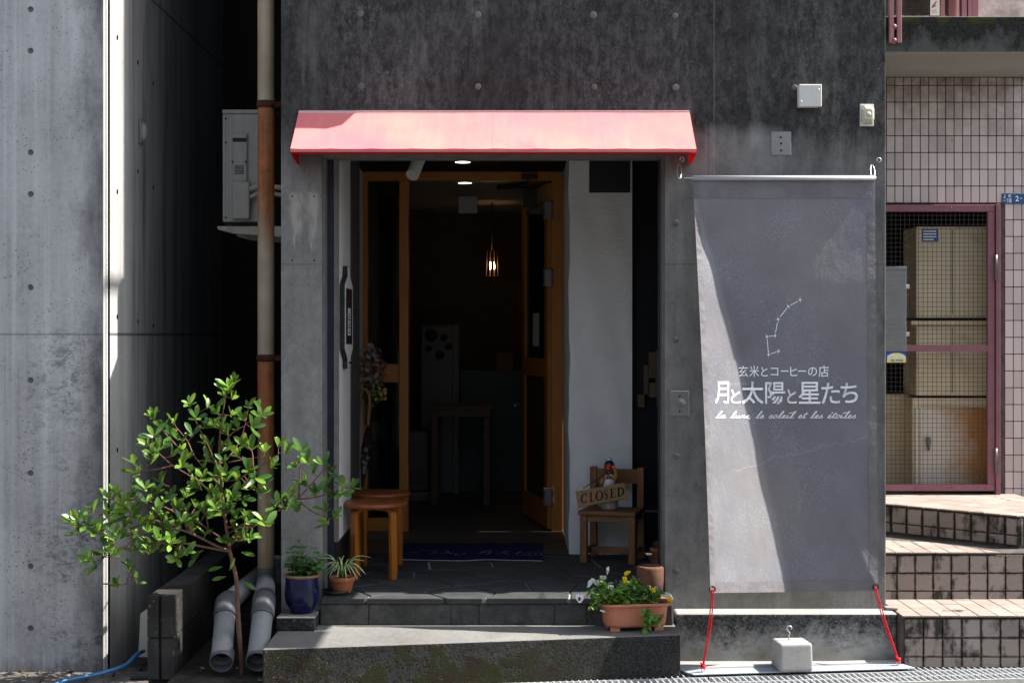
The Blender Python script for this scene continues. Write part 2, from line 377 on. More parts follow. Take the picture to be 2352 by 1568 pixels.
def simple(key, color, rough=.5, spec=.35, metal=0., var=.12, scale=14, bump=0., bscale=60, bdist=.003, streak=None, dirt=None, dirtcol=(.05,.045,.04), world=False):
    m = Mt(key, rough, spec, color, metal); p = m.pos() if world else m.obj()
    n = m.noise(p, scale, 6, .62); n2 = m.noise(m.map(p, (1,1,1), (7,3,1)), scale*5, 4, .6)
    f = m.math('ADD', m.math('MULTIPLY', n, .65), m.math('MULTIPLY', n2, .35))
    c = Vector(color); lo = tuple(max(0, x*(1-var*1.6)) for x in c); hi = tuple(min(1, x*(1+var*1.3)) for x in c)
    col = m.ramp(m.mr(f, .3, .7), [(0, lo), (1, hi)])
    if streak:
        s_ = m.noise(m.map(p, streak), 1.0, 5, .6); col = m.mix(m.mr(s_, .45, .75, 0, .45), col, tuple(x*.55 for x in c))
    if dirt:
        d = m.noise(m.map(p, (1,1,1), (2,8,4)), dirt[0], 7, .7); col = m.mix(m.mr(d, dirt[1], dirt[1]+.14, 0, dirt[2]), col, dirtcol)
    m.color(col); m.rough(m.mr(n2, .25, .75, max(.05, rough-.1), min(1, rough+.12)))
    if bump: m.normal(m.bump(m.noise(p, bscale, 5, .65), bump, bdist))
    MAT[key] = m.m; return m
simple('navy', (.010,.017,.035), .45, .4, var=.2, bump=.08, bscale=40)
simple('navy_dark', (.0045,.006,.010), .6, .25, var=.2)
simple('black_ceiling', (.006,.006,.006), .7, .2)
simple('white_panel', (.68,.67,.66), .6, .3, var=.05, bump=.06, bscale=25)
simple('trim_grey', (.16,.145,.135), .7, .25, var=.2, streak=(60,60,2))
simple('post_grey', (.075,.07,.066), .65, .3, var=.25, streak=(60,60,2))
simple('wall_dark', (.02,.02,.02), .6, .3, var=.3)
simple('interior_wall', (.10,.065,.04), .7, .25, var=.2)
simple('interior_floor', (.06,.058,.055), .45, .4, var=.25)
simple('interior_teal', (.03,.07,.08), .5, .3)
simple('interior_ceiling', (.30,.29,.28), .8, .2)
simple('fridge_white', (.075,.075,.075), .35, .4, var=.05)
simple('white_paint', (.62,.62,.60), .4, .4, var=.05, dirt=(5,.6,.3), dirtcol=(.3,.28,.25))
simple('box_ivory', (.60,.59,.54), .42, .4, var=.05, dirt=(7,.66,.35), dirtcol=(.25,.23,.19))
simple('siren_cream', (.52,.48,.36), .45, .4, var=.12, dirt=(12,.55,.6), dirtcol=(.10,.085,.055))
simple('ac_beige', (.335,.325,.30), .45, .35, var=.06, streak=(30,30,1.2), dirt=(6,.62,.5), dirtcol=(.09,.08,.07))
simple('ac_dark', (.02,.02,.02), .6, .3)
simple('bracket_cream', (.36,.35,.29), .5, .35, var=.1, dirt=(9,.6,.5))
simple('lag_hose', (.36,.34,.29), .8, .15, var=.15, bump=.3, bscale=70)
simple('pvc_grey', (.22,.225,.235), .42, .4, var=.1, dirt=(5,.58,.6), dirtcol=(.07,.068,.065), world=True)
simple('pvc_fitting', (.085,.09,.10), .45, .4, var=.12, dirt=(6,.6,.5), dirtcol=(.05,.05,.05), world=True)
simple('soil', (.035,.026,.018), .95, .1, var=.5, scale=40, bump=.8, bscale=90, bdist=.01)
simple('soil_ground', (.055,.05,.043), .95, .1, var=.5, scale=12, bump=.8, bscale=50, bdist=.015, world=True)
simple('hose_blue', (.03,.16,.36), .35, .5, var=.2)
simple('galv', (.46,.47,.47), .5, .5, .15, var=.15, scale=30)
simple('zinc_hook', (.55,.55,.55), .35, .5, .85, var=.1)
simple('steel_plate', (.34,.385,.44), .5, .45, .15, var=.12, dirt=(4,.64,.5), dirtcol=(.2,.1,.05))
simple('stainless', (.20,.20,.195), .42, .5, .3, var=.08, streak=(5,5,60))
simple('hinge_steel', (.17,.17,.17), .4, .5, .5, var=.1)
simple('black_metal', (.008,.008,.008), .5, .4)
simple('black_plastic', (.012,.012,.012), .5, .35)
simple('red_rope', (.62,.012,.022), .6, .3, var=.2, bump=.5, bscale=400, bdist=.002)
simple('terracotta', (.34,.115,.05), .75, .25, var=.2, dirt=(9,.56,.5), dirtcol=(.42,.26,.18))
simple('terracotta_dark', (.14,.07,.045), .85, .2, var=.3, dirt=(8,.55,.5), dirtcol=(.25,.16,.11))
simple('planter_plastic', (.50,.185,.11), .45, .35, var=.08, dirt=(10,.6,.35), dirtcol=(.25,.12,.08))
simple('stone_riser', (.075,.073,.067), .9, .2, var=.35, scale=18, bump=.6, bscale=60, bdist=.008, dirt=(6,.5,.6), dirtcol=(.03,.03,.028), world=True)
simple('grout_pale', (.30,.31,.33), .9, .2, var=.25, scale=20, bump=.4, world=True)
simple('grout_dark', (.095,.085,.078), .95, .1, var=.4, scale=20, bump=.4, world=True)
simple('pink_metal', (.23,.095,.115), .5, .35, var=.14, dirt=(14,.66,.5), dirtcol=(.10,.03,.02), world=True)
simple('pink_pale', (.40,.19,.19), .55, .3, var=.12, streak=(40,40,3), dirt=(16,.58,.7), dirtcol=(.16,.06,.03), world=True)
simple('wire', (.055,.040,.036), .6, .3, .0, var=.2)
simple('cream_metal', (.66,.55,.37), .55, .3, var=.08, dirt=(3,.58,.5), dirtcol=(.18,.11,.05), world=True)
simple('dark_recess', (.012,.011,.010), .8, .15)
simple('soil_leaf', (.10,.05,.02), .9, .1)
simple('bark', (.15,.085,.06), .8, .2, var=.3, scale=40, bump=.5, bscale=90)
simple('twig_red', (.15,.065,.045), .6, .3, var=.25, scale=40)
simple('stem_green', (.10,.17,.03), .6, .3)
simple('stem_mint', (.08,.15,.04), .6, .3)
simple('petal_white', (.78,.77,.74), .6, .2, var=.05)
simple('petal_yellow', (.80,.52,.01), .6, .2, var=.08)
simple('petal_purple', (.42,.17,.36), .6, .2, var=.2)
simple('petal_dark', (.06,.008,.05), .6, .2)
simple('dried_pink', (.20,.10,.09), .9, .1, var=.4)
simple('dried_pale', (.30,.28,.23), .9, .1, var=.3)
simple('dried_yellow', (.42,.42,.10), .8, .1, var=.3)
simple('ceramic_white', (.62,.61,.58), .15, .5, var=.04)
simple('ceramic_red', (.42,.02,.008), .15, .5, var=.1)
simple('ceramic_blue', (.012,.025,.12), .15, .5, var=.2)
simple('ceramic_green', (.01,.06,.03), .15, .5)
simple('ceramic_ochre', (.36,.19,.04), .25, .5, var=.2)
simple('print_black', (.012,.011,.010), .7, .2)
simple('print_white', (.90,.90,.90), .6, .2, var=.02)
simple('print_faded', (.33,.35,.42), .8, .1, var=.3, scale=40)
simple('print_red', (.35,.02,.02), .7, .2)
simple('print_blue', (.012,.035,.12), .6, .3)
simple('sign_blue', (.022,.085,.21), .4, .4, var=.12)
simple('sticker_blue', (.02,.07,.30), .4, .4); simple('sticker_yellow', (.72,.68,.16), .4, .4, var=.06); simple('sticker_white', (.7,.7,.68), .5, .3)
simple('mat_navy', (.012,.016,.055), .95, .08, var=.25, scale=30, bump=.6, bscale=300)
simple('asphalt', (.10,.098,.095), .9, .2, var=.3, scale=30, bump=.5, bscale=160, world=True)
simple('opp_wall', (.42,.40,.37), .85, .2, var=.12, scale=2, world=True)
simple('paper', (.55,.55,.52), .8, .1, var=.03)
simple('shade_slat', (.035,.016,.006), .6, .3, var=.3)
simple('hole_black', (.008,.008,.008), .95, .0); simple('lamp_grey', (.14,.15,.17), .5, .3, dirt=(9,.5,.6)); simple('lamp_lens', (.20,.19,.165), .4, .35, dirt=(9,.5,.5))
simple('hem_sunlit', (.42,.41,.43), .5, .35, var=.06, world=True)  # paler than the hem: sunlight on the rod sleeve put into the colour
simple('rust_band', (.05,.02,.012), .9, .15, var=.4, scale=40, bump=.6, bscale=120)

def wood(key, c1, c2, rough=.5, grain=(1,1,18), spec=.35, scale=1.0, bump=.1, rot=(0,0,0), world=False):
    m = Mt(key, rough, spec); p0 = m.pos() if world else m.obj()
    p = m.map(p0, grain, rot=rot); r = m.rnd()
    off = m.node('ShaderNodeVectorMath', operation='ADD'); m.link(p, off.inputs[0])
    cb = m.node('ShaderNodeCombineXYZ'); m.link(m.math('MULTIPLY', r, 37.0), cb.inputs[0]); m.link(m.math('MULTIPLY', r, 11.0), cb.inputs[1]); m.link(cb.outputs[0], off.inputs[1])
    q = off.outputs[0]
    a = m.noise(q, 6*scale, 5, .6, .6); b = m.noise(q, 30*scale, 3, .6)
    f = m.math('ADD', m.math('MULTIPLY', a, .7), m.math('MULTIPLY', b, .3))
    col = m.ramp(m.mr(f, .32, .68), [(0, c1), (.55, tuple((x+y)/2 for x, y in zip(c1, c2))), (1, c2)])
    col = m.mix(m.mr(r, 0, 1, 0, .22), col, tuple(x*.6 for x in c1))
    m.color(col); m.normal(m.bump(f, bump, .003)); MAT[key] = m.m; return m
# grain runs along the axis with the SMALL scale
wood('wood_door', (.34,.125,.016), (.48,.19,.028), .42, (9,9,.8))
wood('wood_door_h', (.34,.125,.016), (.48,.19,.028), .42, (.8,9,9))
wood('wood_stool', (.29,.082,.010), (.50,.175,.026), .3, (7,7,.7), spec=.5)
wood('wood_seat', (.17,.045,.010), (.33,.10,.022), .35, (.8,7,7), spec=.45)
wood('wood_chair', (.17,.078,.030), (.28,.135,.055), .6, (8,8,.8))
wood('wood_chair_h', (.17,.078,.030), (.27,.13,.052), .6, (.8,8,8))
wood('wood_sign', (.27,.14,.052), (.42,.235,.10), .55, (1.0,6,8))
wood('wood_dark', (.06,.026,.010), (.10,.042,.016), .5, (8,8,.8))
wood('wood_deck', (.045,.030,.018), (.075,.05,.03), .55, (.9,9,9))
wood('wood_scrap', (.07,.04,.022), (.16,.10,.06), .7, (12,12,1.2))
wood('wood_handle', (.25,.13,.035), (.36,.20,.06), .4, (4,4,1))

# awning canvas
m = Mt('awning_canvas', .75, .25); p = m.pos()
st = m.noise(m.map(p, (2.2,2.2,.35)), 1.3, 5, .6); fi = m.noise(p, 60, 4)
c = m.ramp(m.mr(st, .35, .68), [(0, (.66,.155,.18)), (1, (.70,.215,.18))])
c = m.mix(m.mr(fi, .4, .7, 0, .12), c, (.5,.15,.15)); sk = m.noise(m.map(p, (24,3,3), (1,1,1)), 1.0, 5, .65); c = m.mix(m.mr(sk, .5, .75, 0, .22), c, (.74,.33,.26)); dz_ = m.noise(m.map(p, (5,5,5), (7,7,7)), 1.0, 6, .7); c = m.mix(m.mr(dz_, .56, .72, 0, .22), c, (.34,.10,.11)); m.color(c)
m.normal(m.bump(m.noise(p, 500, 2), .1, .001)); MAT['awning'] = m.m
m = Mt('awning_red', .6, .3, (.42,.012,.02)); MAT['awning_red'] = m.m
tr = m.node('ShaderNodeBsdfTranslucent'); tr.inputs[0].default_value = (.7,.02,.03,1); mx = m.node('ShaderNodeMixShader'); mx.inputs[0].default_value = .45
m.link(m.b.outputs[0], mx.inputs[1]); m.link(tr.outputs[0], mx.inputs[2]); m.link(mx.outputs[0], m.nt.nodes['Material Output'].inputs[0])

# banner cloth
m = Mt('banner_cloth', .62, .3); p = m.pos()
a = m.noise(p, 1.4, 4, .55); sp = m.noise(p, 150, 4, .75); b = m.noise(m.map(p, (1,1,.7), (3,3,3)), 5.5, 5, .6)
c = m.ramp(m.mr(a, .35, .65), [(0, (.145,.138,.150)), (.5, (.155,.152,.168)), (1, (.18,.170,.170))])
c = m.mix(m.mr(b, .45, .75, 0, .42), c, (.225,.224,.24))
msk = m.math('MULTIPLY', m.mr(sp, .52, .68), m.mr(m.noise(m.map(p,(1,1,1),(1,2,9)), 4.0, 4), .38, .62)); c = m.mix(m.math('MULTIPLY', msk, .55), c, (.40,.44,.50))
x_, y_, z_ = m.sep(p)
# two creases where the print has cracked
def crack(z0, sl, amp, x0, x1):
    n = m.noise(m.map(p, (1,0,0)), 9, 7, .78); line = m.math('ADD', m.math('MULTIPLY', m.math('SUBTRACT', x_, x0), sl), z0)
    line = m.math('ADD', line, m.math('MULTIPLY', m.math('SUBTRACT', n, .5), amp))
    k = m.math('LESS_THAN', m.math('ABSOLUTE', m.math('SUBTRACT', z_, line)), .0019)
    return m.math('MULTIPLY', k, m.math('MULTIPLY', m.math('GREATER_THAN', x_, x0), m.math('LESS_THAN', x_, x1)))
ck = m.math('MAXIMUM', crack(.93, .24, .16, 1.03, 1.74), crack(1.335, .03, .02, .96, 1.12))
c = m.mix(m.math('MULTIPLY', ck, .32), c, (.4,.4,.42)); m.color(c)
wr = m.noise(m.map(p, (1,1,.8)), 11, 6, .62, .8); wr2 = m.noise(m.map(p, (1.5,1.5,.45), (4,0,1)), 6, 4, .5)
h = m.math('ADD', m.math('MULTIPLY', wr, .8), m.math('MULTIPLY', wr2, .9)); h = m.math('ADD', h, m.math('MULTIPLY', ck, .4))
m.normal(m.bump(h, .30, .014)); MAT['banner'] = m.m
m = Mt('banner_hem', .62, .3, (.16,.15,.155)); p = m.pos()
m.color(m.ramp(m.mr(m.noise(p, 9, 5), .35, .65), [(0, (.135,.125,.133)), (1, (.175,.163,.17))])); m.normal(m.bump(m.noise(m.map(p,(1,1,1)), 26, 4), .5, .010)); MAT['hem'] = m.m

# plaster with trowel marks
m = Mt('white_plaster', .8, .2); p = m.pos()
big = m.noise(m.map(p, (1,1,.8)), 3.2, 5, .6, 1.5); st = m.noise(m.map(p, (2,2,9), rot=(0,.5,0)), 2.2, 5, .62, 2.0); fine = m.noise(p, 70, 4)
ed = m.mr(m.vor(p, 4.5, 'DISTANCE_TO_EDGE'), 0, .05)
h = m.math('ADD', m.math('MULTIPLY', big, 1.2), m.math('ADD', m.math('MULTIPLY', st, .7), m.math('MULTIPLY', fine, .12)))
rg = m.mr(m.math('ABSOLUTE', m.math('SUBTRACT', m.noise(m.map(p, (1,1,1.3), (5,1,2)), 4.5, 3, .5, 1.0), .5)), 0, .018); h = m.math('ADD', h, m.math('MULTIPLY', rg, -.10))
m.color(m.ramp(m.mr(big, .3, .7), [(0, (.70,.695,.69)), (1, (.79,.785,.775))])); m.normal(m.bump(h, .42, .02)); MAT['plaster'] = m.m

# slate flags
m = Mt('slate', .75, .3); p = m.pos(); r = m.rnd()
n = m.noise(p, 9, 7, .68); f = m.noise(p, 60, 4, .65)
c = m.mix(m.mr(r, 0, 1), (.026,.029,.030), (.046,.047,.044)); c = m.mix(m.mr(n, .4, .7, 0, .7), c, (.068,.072,.075))
sc = m.noise(m.map(p, (1,5,1), rot=(0,0,.4)), 7, 6, .7); c = m.mix(m.mr(sc, .66, .76, 0, .5), c, (.19,.20,.21)); m.color(c)
m.normal(m.bump(m.math('ADD', n, m.math('MULTIPLY', f, .3)), .4, .01)); MAT['slate'] = m.m

# wall tiles
m = Mt('wall_tile', .22, .5); p = m.pos(); r = m.rnd()
c = m.mix(m.mr(r, 0, 1), (.48,.395,.365), (.62,.525,.49)); z_ = m.sep(p)[2]
d = m.noise(p, 6, 6, .7); dm = m.math('MULTIPLY', m.mr(z_, 2.55, 3.08), m.mr(d, .35, .62)); c = m.mix(m.math('MULTIPLY', dm, .75), c, (.13,.085,.05))
c = m.mix(m.mr(m.noise(p, 30, 5), .68, .75, 0, .5), c, (.06,.05,.04)); m.color(c); m.normal(m.bump(m.noise(p, 8, 2), .05, .01)); MAT['wall_tile'] = m.m
# step tiles with black run-off stains
def steptile(key, stain):
    m = Mt(key, .8, .25); p = m.pos(); r = m.rnd()
    c = m.mix(m.mr(r, 0, 1), (.285,.240,.208), (.375,.320,.282)); gr = m.noise(p, 170, 4, .7); c = m.mix(m.mr(gr, .35, .7, 0, .35), c, (.16,.115,.09)); c = m.mix(m.mr(m.noise(p, 3.5, 5), .3, .7, 0, .35), c, (.15,.115,.095))
    run = m.noise(m.map(p, (7,7,1.6)), 1.3, 6, .7); cl = m.noise(p, 7, 6, .7)
    f = m.math('ADD', m.math('MULTIPLY', run, .55), m.math('MULTIPLY', cl, .45)); f = m.math('ADD', f, m.math('MULTIPLY', m.math('SUBTRACT', r, .5), .10))
    c = m.mix(m.mr(f, .585-stain, .665-stain, 0, .93), c, (.020,.017,.014))
    ox, oy, oz = m.sep(m.obj()); ed = m.math('MAXIMUM', m.math('ABSOLUTE', ox), m.math('ABSOLUTE', oz)) if stain > 0 else None
    if ed is not None:
        eg = m.math('ADD', m.mr(ed, .026, .0435), m.math('MULTIPLY', m.math('SUBTRACT', m.noise(p, 26, 5, .7), .5), 1.3)); c = m.mix(m.mr(eg, .55, 1.05, 0, .9), c, (.024,.020,.016))
    m.color(c)
    m.normal(m.bump(m.noise(p, 150, 4, .6), .55, .006)); MAT[key] = m.m
steptile('step_tile', .075); steptile('tread_tile', -.01)
# rusted pipe
m = Mt('rusty_pipe', .6, .3); p = m.pos(); x_, y_, z_ = m.sep(p)
st = m.noise(m.map(p, (26,26,1.1)), 1.0, 5, .6); bl = m.noise(p, 14, 6, .7)
base = m.mix(m.mr(m.noise(p, 5, 5), .35, .65), (.20,.168,.112), (.29,.255,.19))
rb = m.mix(m.mr(bl, .35, .65), (.13,.038,.010), (.27,.085,.022))
def below(z0, ln): return m.math('MULTIPLY', m.mr(z_, z0-ln, z0), m.math('LESS_THAN', z_, z0))
k = m.math('MAXIMUM', below(2.70, .85), below(1.445, .72))
k = m.math('ADD', m.math('MULTIPLY', k, 1.25), m.math('MULTIPLY', m.math('SUBTRACT', st, .5), .9))
c = m.mix(m.mr(k, .18, .62, .0, .97), base, rb)
side = m.mr(m.noise(m.map(p, (40,40,.35), (3,3,3)), 1.0, 4, .6), .46, .66, 0, .7); c = m.mix(side, c, (.28,.13,.04))
m.color(c); m.normal(m.bump(bl, .2, .003)); MAT['rusty_pipe'] = m.m
# rusty cabinet door
m = Mt('rusty_door', .65, .3); p = m.pos(); x_, y_, z_ = m.sep(p)
n = m.noise(p, 7, 7, .7); sp = m.noise(p, 120, 4, .75)
g = m.math('ADD', m.mr(x_, 2.42, 2.82), m.math('MULTIPLY', m.math('SUBTRACT', n, .5), 1.1)); g = m.math('ADD', g, m.mr(z_, 1.05, 1.22, 0, .5))
c = m.mix(m.mr(g, .3, .9), (.66,.59,.49), m.mix(n, (.34,.13,.03), (.52,.25,.07)))
c = m.mix(m.mr(sp, .60, .70, 0, .8), c, (.20,.07,.02)); m.color(c); m.normal(m.bump(sp, .3, .003)); MAT['rusty_door'] = m.m
# blue glaze
m = Mt('blue_glaze', .16, .4); p = m.obj(); n = m.noise(p, 18, 6, .7)
c = m.ramp(m.mr(n, .3, .7), [(0, (.003,.005,.028)), (1, (.006,.011,.058))]); c = m.mix(m.mr(m.noise(p, 45, 5, .7), .70, .74, 0, .8), c, (.32,.32,.36)); m.color(c); MAT['blue_glaze'] = m.m
simple('glaze_rim', (.22,.12,.075), .5, .4, var=.3, scale=30)
# leaves
def leafmat(key, c1, c2, tran=.3, rough=.28, spec=.5, under=None, veins=False):
    m = Mt(key, rough, spec); r = m.rnd(); p = m.obj()
    c = m.mix(m.mr(r, 0, 1), c1, c2); n = m.noise(p, 25, 3); c = m.mix(m.mr(n, .3, .7, 0, .25), c, tuple(x*.6 for x in c1))
    m.color(c); tr = m.node('ShaderNodeBsdfTranslucent'); m.link(m.mix(.5, c, (.35,.55,.06), 'MIX'), tr.inputs[0])
    mx = m.node('ShaderNodeMixShader'); mx.inputs[0].default_value = tran
    m.link(m.b.outputs[0], mx.inputs[1]); m.link(tr.outputs[0], mx.inputs[2]); m.link(mx.outputs[0], m.nt.nodes['Material Output'].inputs[0])
    MAT[key] = m.m
leafmat('leaf_shrub', (.045,.120,.018), (.17,.30,.045), .28, .26, .5)
leafmat('leaf_young', (.20,.36,.045), (.30,.46,.08), .36, .3, .45)
leafmat('leaf_dark', (.020,.060,.012), (.045,.105,.02), .2, .28, .5)
leafmat('leaf_mint', (.035,.10,.025), (.06,.155,.035), .22, .5, .35)
leafmat('leaf_pansy', (.10,.22,.035), (.17,.33,.06), .3, .45, .35)
leafmat('leaf_pansy_dark', (.04,.10,.02), (.08,.17,.03), .3, .45, .35)
# striped blades
m = Mt('leaf_striped', .4, .4); uv = m.node('ShaderNodeTexCoord').outputs['UV']; u = m.sep(uv)[0]
k = m.mr(m.math('ABSOLUTE', m.math('SUBTRACT', u, .5)), .16, .22); m.color(m.mix(k, (.50,.53,.30), (.11,.19,.045))); MAT['leaf_striped'] = m.m
# glass
def glass(key, tint=(.9,.92,.92), rough=.02, dirt=.0):
    m = Mt(key, rough, .5); nt = m.nt; out = nt.nodes['Material Output']
    tp = m.node('ShaderNodeBsdfTransparent'); tp.inputs[0].default_value = (*tint, 1); gl = m.node('ShaderNodeBsdfGlossy'); gl.inputs['Roughness'].default_value = rough
    fr = m.node('ShaderNodeFresnel'); fr.inputs[0].default_value = 1.45
    mx = m.node('ShaderNodeMixShader'); m.link(fr.outputs[0], mx.inputs[0]); m.link(tp.outputs[0], mx.inputs[1]); m.link(gl.outputs[0], mx.inputs[2]); m.link(mx.outputs[0], out.inputs[0]); MAT[key] = m.m
glass('glass', (.55,.58,.57)); glass('glass_dark', (.35,.38,.38), .05)
def emit(key, color, s):
    m = Mt(key, .5, .2, color); m.b.inputs['Emission Color'].default_value = (*color, 1); m.b.inputs['Emission Strength'].default_value = s; MAT[key] = m.m
emit('lamp_white', (1.0,.92,.78), 3.0); emit('bulb_warm', (1.0,.60,.25), 22.0)
m = Mt('dark_pane', .35, .4, (.016,.019,.017)); MAT['dark_pane'] = m.m
# umbrella print
m = Mt('umbrella_cloth', .7, .2); p = m.pos(); v = m.vor(p, 26, 'F1'); m.color(m.mix(m.mr(v, .40, .34), (.022,.010,.006), (.15,.145,.12))); MAT['umbrella'] = m.m
# paving
m = Mt('paving', .9, .2); p = m.pos(); n = m.noise(p, 14, 6, .7)
m.color(m.ramp(m.mr(n, .3, .7), [(0, (.045,.04,.036)), (.6, (.12,.105,.095)), (1, (.22,.195,.175))])); m.normal(m.bump(n, .5, .008)); MAT['paving'] = m.m
simple('blade_green', (.10,.17,.04), .45, .35, var=.2); simple('blade_cream', (.46,.50,.28), .45, .35, var=.1)
# ================================================================== THE SETTING
EX = Vector((1, .13, 0)).normalized(); EN = Vector((-EX.y, EX.x, 0)); SO = Vector((0, 7.03, 0))     # line of the street
def ST(a, b, z=0.0): return SO + EX*a + EN*b + Vector((0,0,z))
def quad_slab(a0, a1, b0, b1, z0, z1):
    return MB().prism([(ST(a,b).x, ST(a,b).y) for a, b in ((a0,b0),(a1,b0),(a1,b1),(a0,b1))], z0, z1)

struct('ground', MB().add([(-60,-60,-.14),(60,-60,-.14),(60,60,-.14),(-60,60,-.14)], [(0,1,2,3)]), MAT['soil_ground'])
struct('street', quad_slab(-30, 30, -12, -.335, -.135, -.004), MAT['asphalt'])
kerb = struct('kerb', bev(quad_slab(-1.16, 2.02, 0.0, .055, -.13, .016), .006), MAT['conc_kerb'])
struct('footing_ground', MB().prism([(.785, 7.16),(1.9, 7.31),(1.9,7.6),(.785,7.6)], -.13, .006), MAT['conc_kerb'])
struct('planting_bed', MB().prism([(-1.549,6.60),(-1.105,6.66),(-1.105,9.6),(-1.549,9.6)], -.13, .012), MAT['soil_ground'])
# paving at the foot of the left building
pav = struct('paving', MB().prism([(-6,5.6),(-1.05,6.3),(-1.10,6.74),(-1.56,6.75),(-1.56,9.6),(-6,9.6)], -.13, -.022), MAT['grout_dark'])
tl = bbox(-.097,.097,-.047,.047,-.02,.0, .003, 1); tlm = as_mesh(tl, 'paver'); tlm.materials.append(MAT['paving'])
for i in range(9):
    for j in range(8):
        x = -3.35 + i*.2 + (j%2)*.1; y = 6.45 + j*.1 + .11*(x+2.2)
        if x > -1.66 or (x > -1.6 and y > 6.9): continue
        put('paver', tlm, None, pav, loc=(x, y, -.004 + R.uniform(-.002,.002)), rot=(0,0,.11))

# ---- pale concrete building on the left
YL = 7.13; XL = -1.897
lb = thing('concrete_building', 'pale bare concrete building with round tie holes, at the left edge', 'building', (-2.6, YL, 0))
def holed_wall(x0, x1, z0, z1, cx, zs, r, y, depth, a):
    mb = MB()
    def q(xa, xb, za, zb):
        mb.add([(xa,y,za),(xb,y,za),(xb,y,zb),(xa,y,zb)], [(0,1,2,3)])
    q(x0, cx-a, z0, z1); q(cx+a, x1, z0, z1); zc = z0
    n = 24
    for z in sorted(zs):
        q(cx-a, cx+a, zc, z-a); zc = z+a
        ring_o, ring_i, ring_d = [], [], []
        for k in range(n):
            t = 2*math.pi*k/n; c, s_ = math.cos(t), math.sin(t); mm = max(abs(c), abs(s_))
            ring_o.append((cx+a*c/mm, y, z+a*s_/mm)); ring_i.append((cx+r*c, y, z+r*s_)); ring_d.append((cx+r*.9*c, y+depth, z+r*.9*s_))
        vs = ring_o + ring_i + ring_d
        mb.add(vs, [(k,(k+1)%n,n+(k+1)%n,n+k) for k in range(n)] + [(n+k,n+(k+1)%n,2*n+(k+1)%n,2*n+k) for k in range(n)] + [tuple(range(2*n,3*n))])
    q(cx-a, cx+a, zc, z1)
    return mb
hz = [Z(v, YL) for v in (22,117,350,446,660,873,1086,1300,1442)]
w = holed_wall(-7.0, XL-.016, -.1, 9.0, X(70,YL), hz, .0145, YL, .010, .03)
wall_l = put('front_wall', w, MAT['conc_left'], lb)
for z in hz:
    put('tie_plug', MB().lathe([(.0001,0),(.0105,0),(.0125,.002)], 20), MAT['plug'], wall_l, loc=(X(70,YL), YL+.0085, z), rot=(math.pi/2,0,0))
# chamfered corner: pale arris, groove, pale arris
cs = MB().prism([(XL-.016,YL),(XL-.010,YL+.004),(XL-.007,YL+.012),(XL-.003,YL+.010),(XL,YL+.022),(XL,YL+.06),(XL-.016,YL+.06)], -.1, 9.0)
put('corner_strip', cs, MAT['conc_pale'], lb)
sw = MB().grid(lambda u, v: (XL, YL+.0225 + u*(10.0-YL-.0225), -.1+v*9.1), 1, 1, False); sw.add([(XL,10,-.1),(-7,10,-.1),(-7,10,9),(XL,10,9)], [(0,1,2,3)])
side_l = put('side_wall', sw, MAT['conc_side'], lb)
for yy, zs in ((7.32, (3.0,2.26,1.66,1.02)), (7.72, (2.95,2.4,1.64,1.03)), (8.05, (2.9,2.35,1.62,1.04))):
    for zz in zs:
        put('tie_hole', MB().lathe([(.0001,.0012),(.0125,.0012)], 16), MAT['hole_black'], side_l, loc=(XL+.001, yy, zz), rot=(0,math.pi/2,0))  # flat black discs; the shade inside the holes is painted
# passage end
pe = solo('passage_wall', MB().box(-3.2,-.9,11.6,11.8,-.1,9), MAT['dark_recess'], 'dark wall closing the far end of the narrow passage', 'wall')  # near-black colour stands for the unlit depth of the passage

# ---- block wall in the passage
bw = thing('block_wall', 'low blackened concrete block wall along the narrow passage', 'wall', (-1.6, 6.96, 0))
bx0, bx1 = -1.666, -1.549; mid = (bx0+bx1)/2; g = .007
for c_ in range(2):
    for k in range(7):
        y0 = 6.96 + k*.395 - (0 if c_ == 0 else .002); y1 = y0+.388; z0 = -.0+c_*.192; z1 = z0+.186
        if k == 0:
            poly = [(bx0,y0),(mid-g,y0),(mid-g+.002,y0+.022),(mid+g-.002,y0+.022),(mid+g,y0),(bx1-.022,y0),(bx1-.020,y0+.004),(bx1,y0+.004),(bx1,y1),(bx0,y1)]
            o = bev(MB().prism(poly, z0, z1), .006, 2)
        else: o = bbox(bx0,bx1,y0,y1,z0,z1,.006,2)
        put('block', o, MAT['conc_block'], bw)
put('mortar_core', MB().box(bx0+.012,bx1-.012,6.99,9.66,-.05,.37), MAT['conc_block'], bw)

# ---- shop building
shop = thing('shop_building', 'blackened concrete shop building with recessed doorway under the awning', 'building', (.35, YF, 0))
FT = .12; XLf, XRf, OL, OR, LZ = -1.132, 1.832, -.93, .7485, 2.466
fac = put('facade', bev(MB().prism_y([(XLf,-.1),(OL,-.1),(OL,LZ),(OR,LZ),(OR,-.1),(XRf,-.1),(XRf,7.5),(XLf,7.5)], YF, YF+FT), .006, 2), MAT['conc_facade'], shop)
put('side_wall', MB().box(XLf+.001,XLf+.16,YF+FT,13.4,-.1,7.5), MAT['wall_dark'], shop)
put('side_wall', MB().box(XRf-.16,XRf-.001,YF+FT,9.3,-.1,7.5), MAT['conc_facade'], shop)
put('upper_floor', MB().box(XLf+.16,XRf-.16,YF+FT,13.4,2.75,2.95), MAT['wall_dark'], shop)
put('roof', MB().box(XLf-.0,XRf,YF+.01,13.4,7.5,7.6), MAT['wall_dark'], shop)
plug = MB().lathe([(.0001,.004),(.011,.0045),(.0145,.0025),(.0165,-.001)], 18).mesh('tie_plug'); plug.materials.append(MAT['plug'])
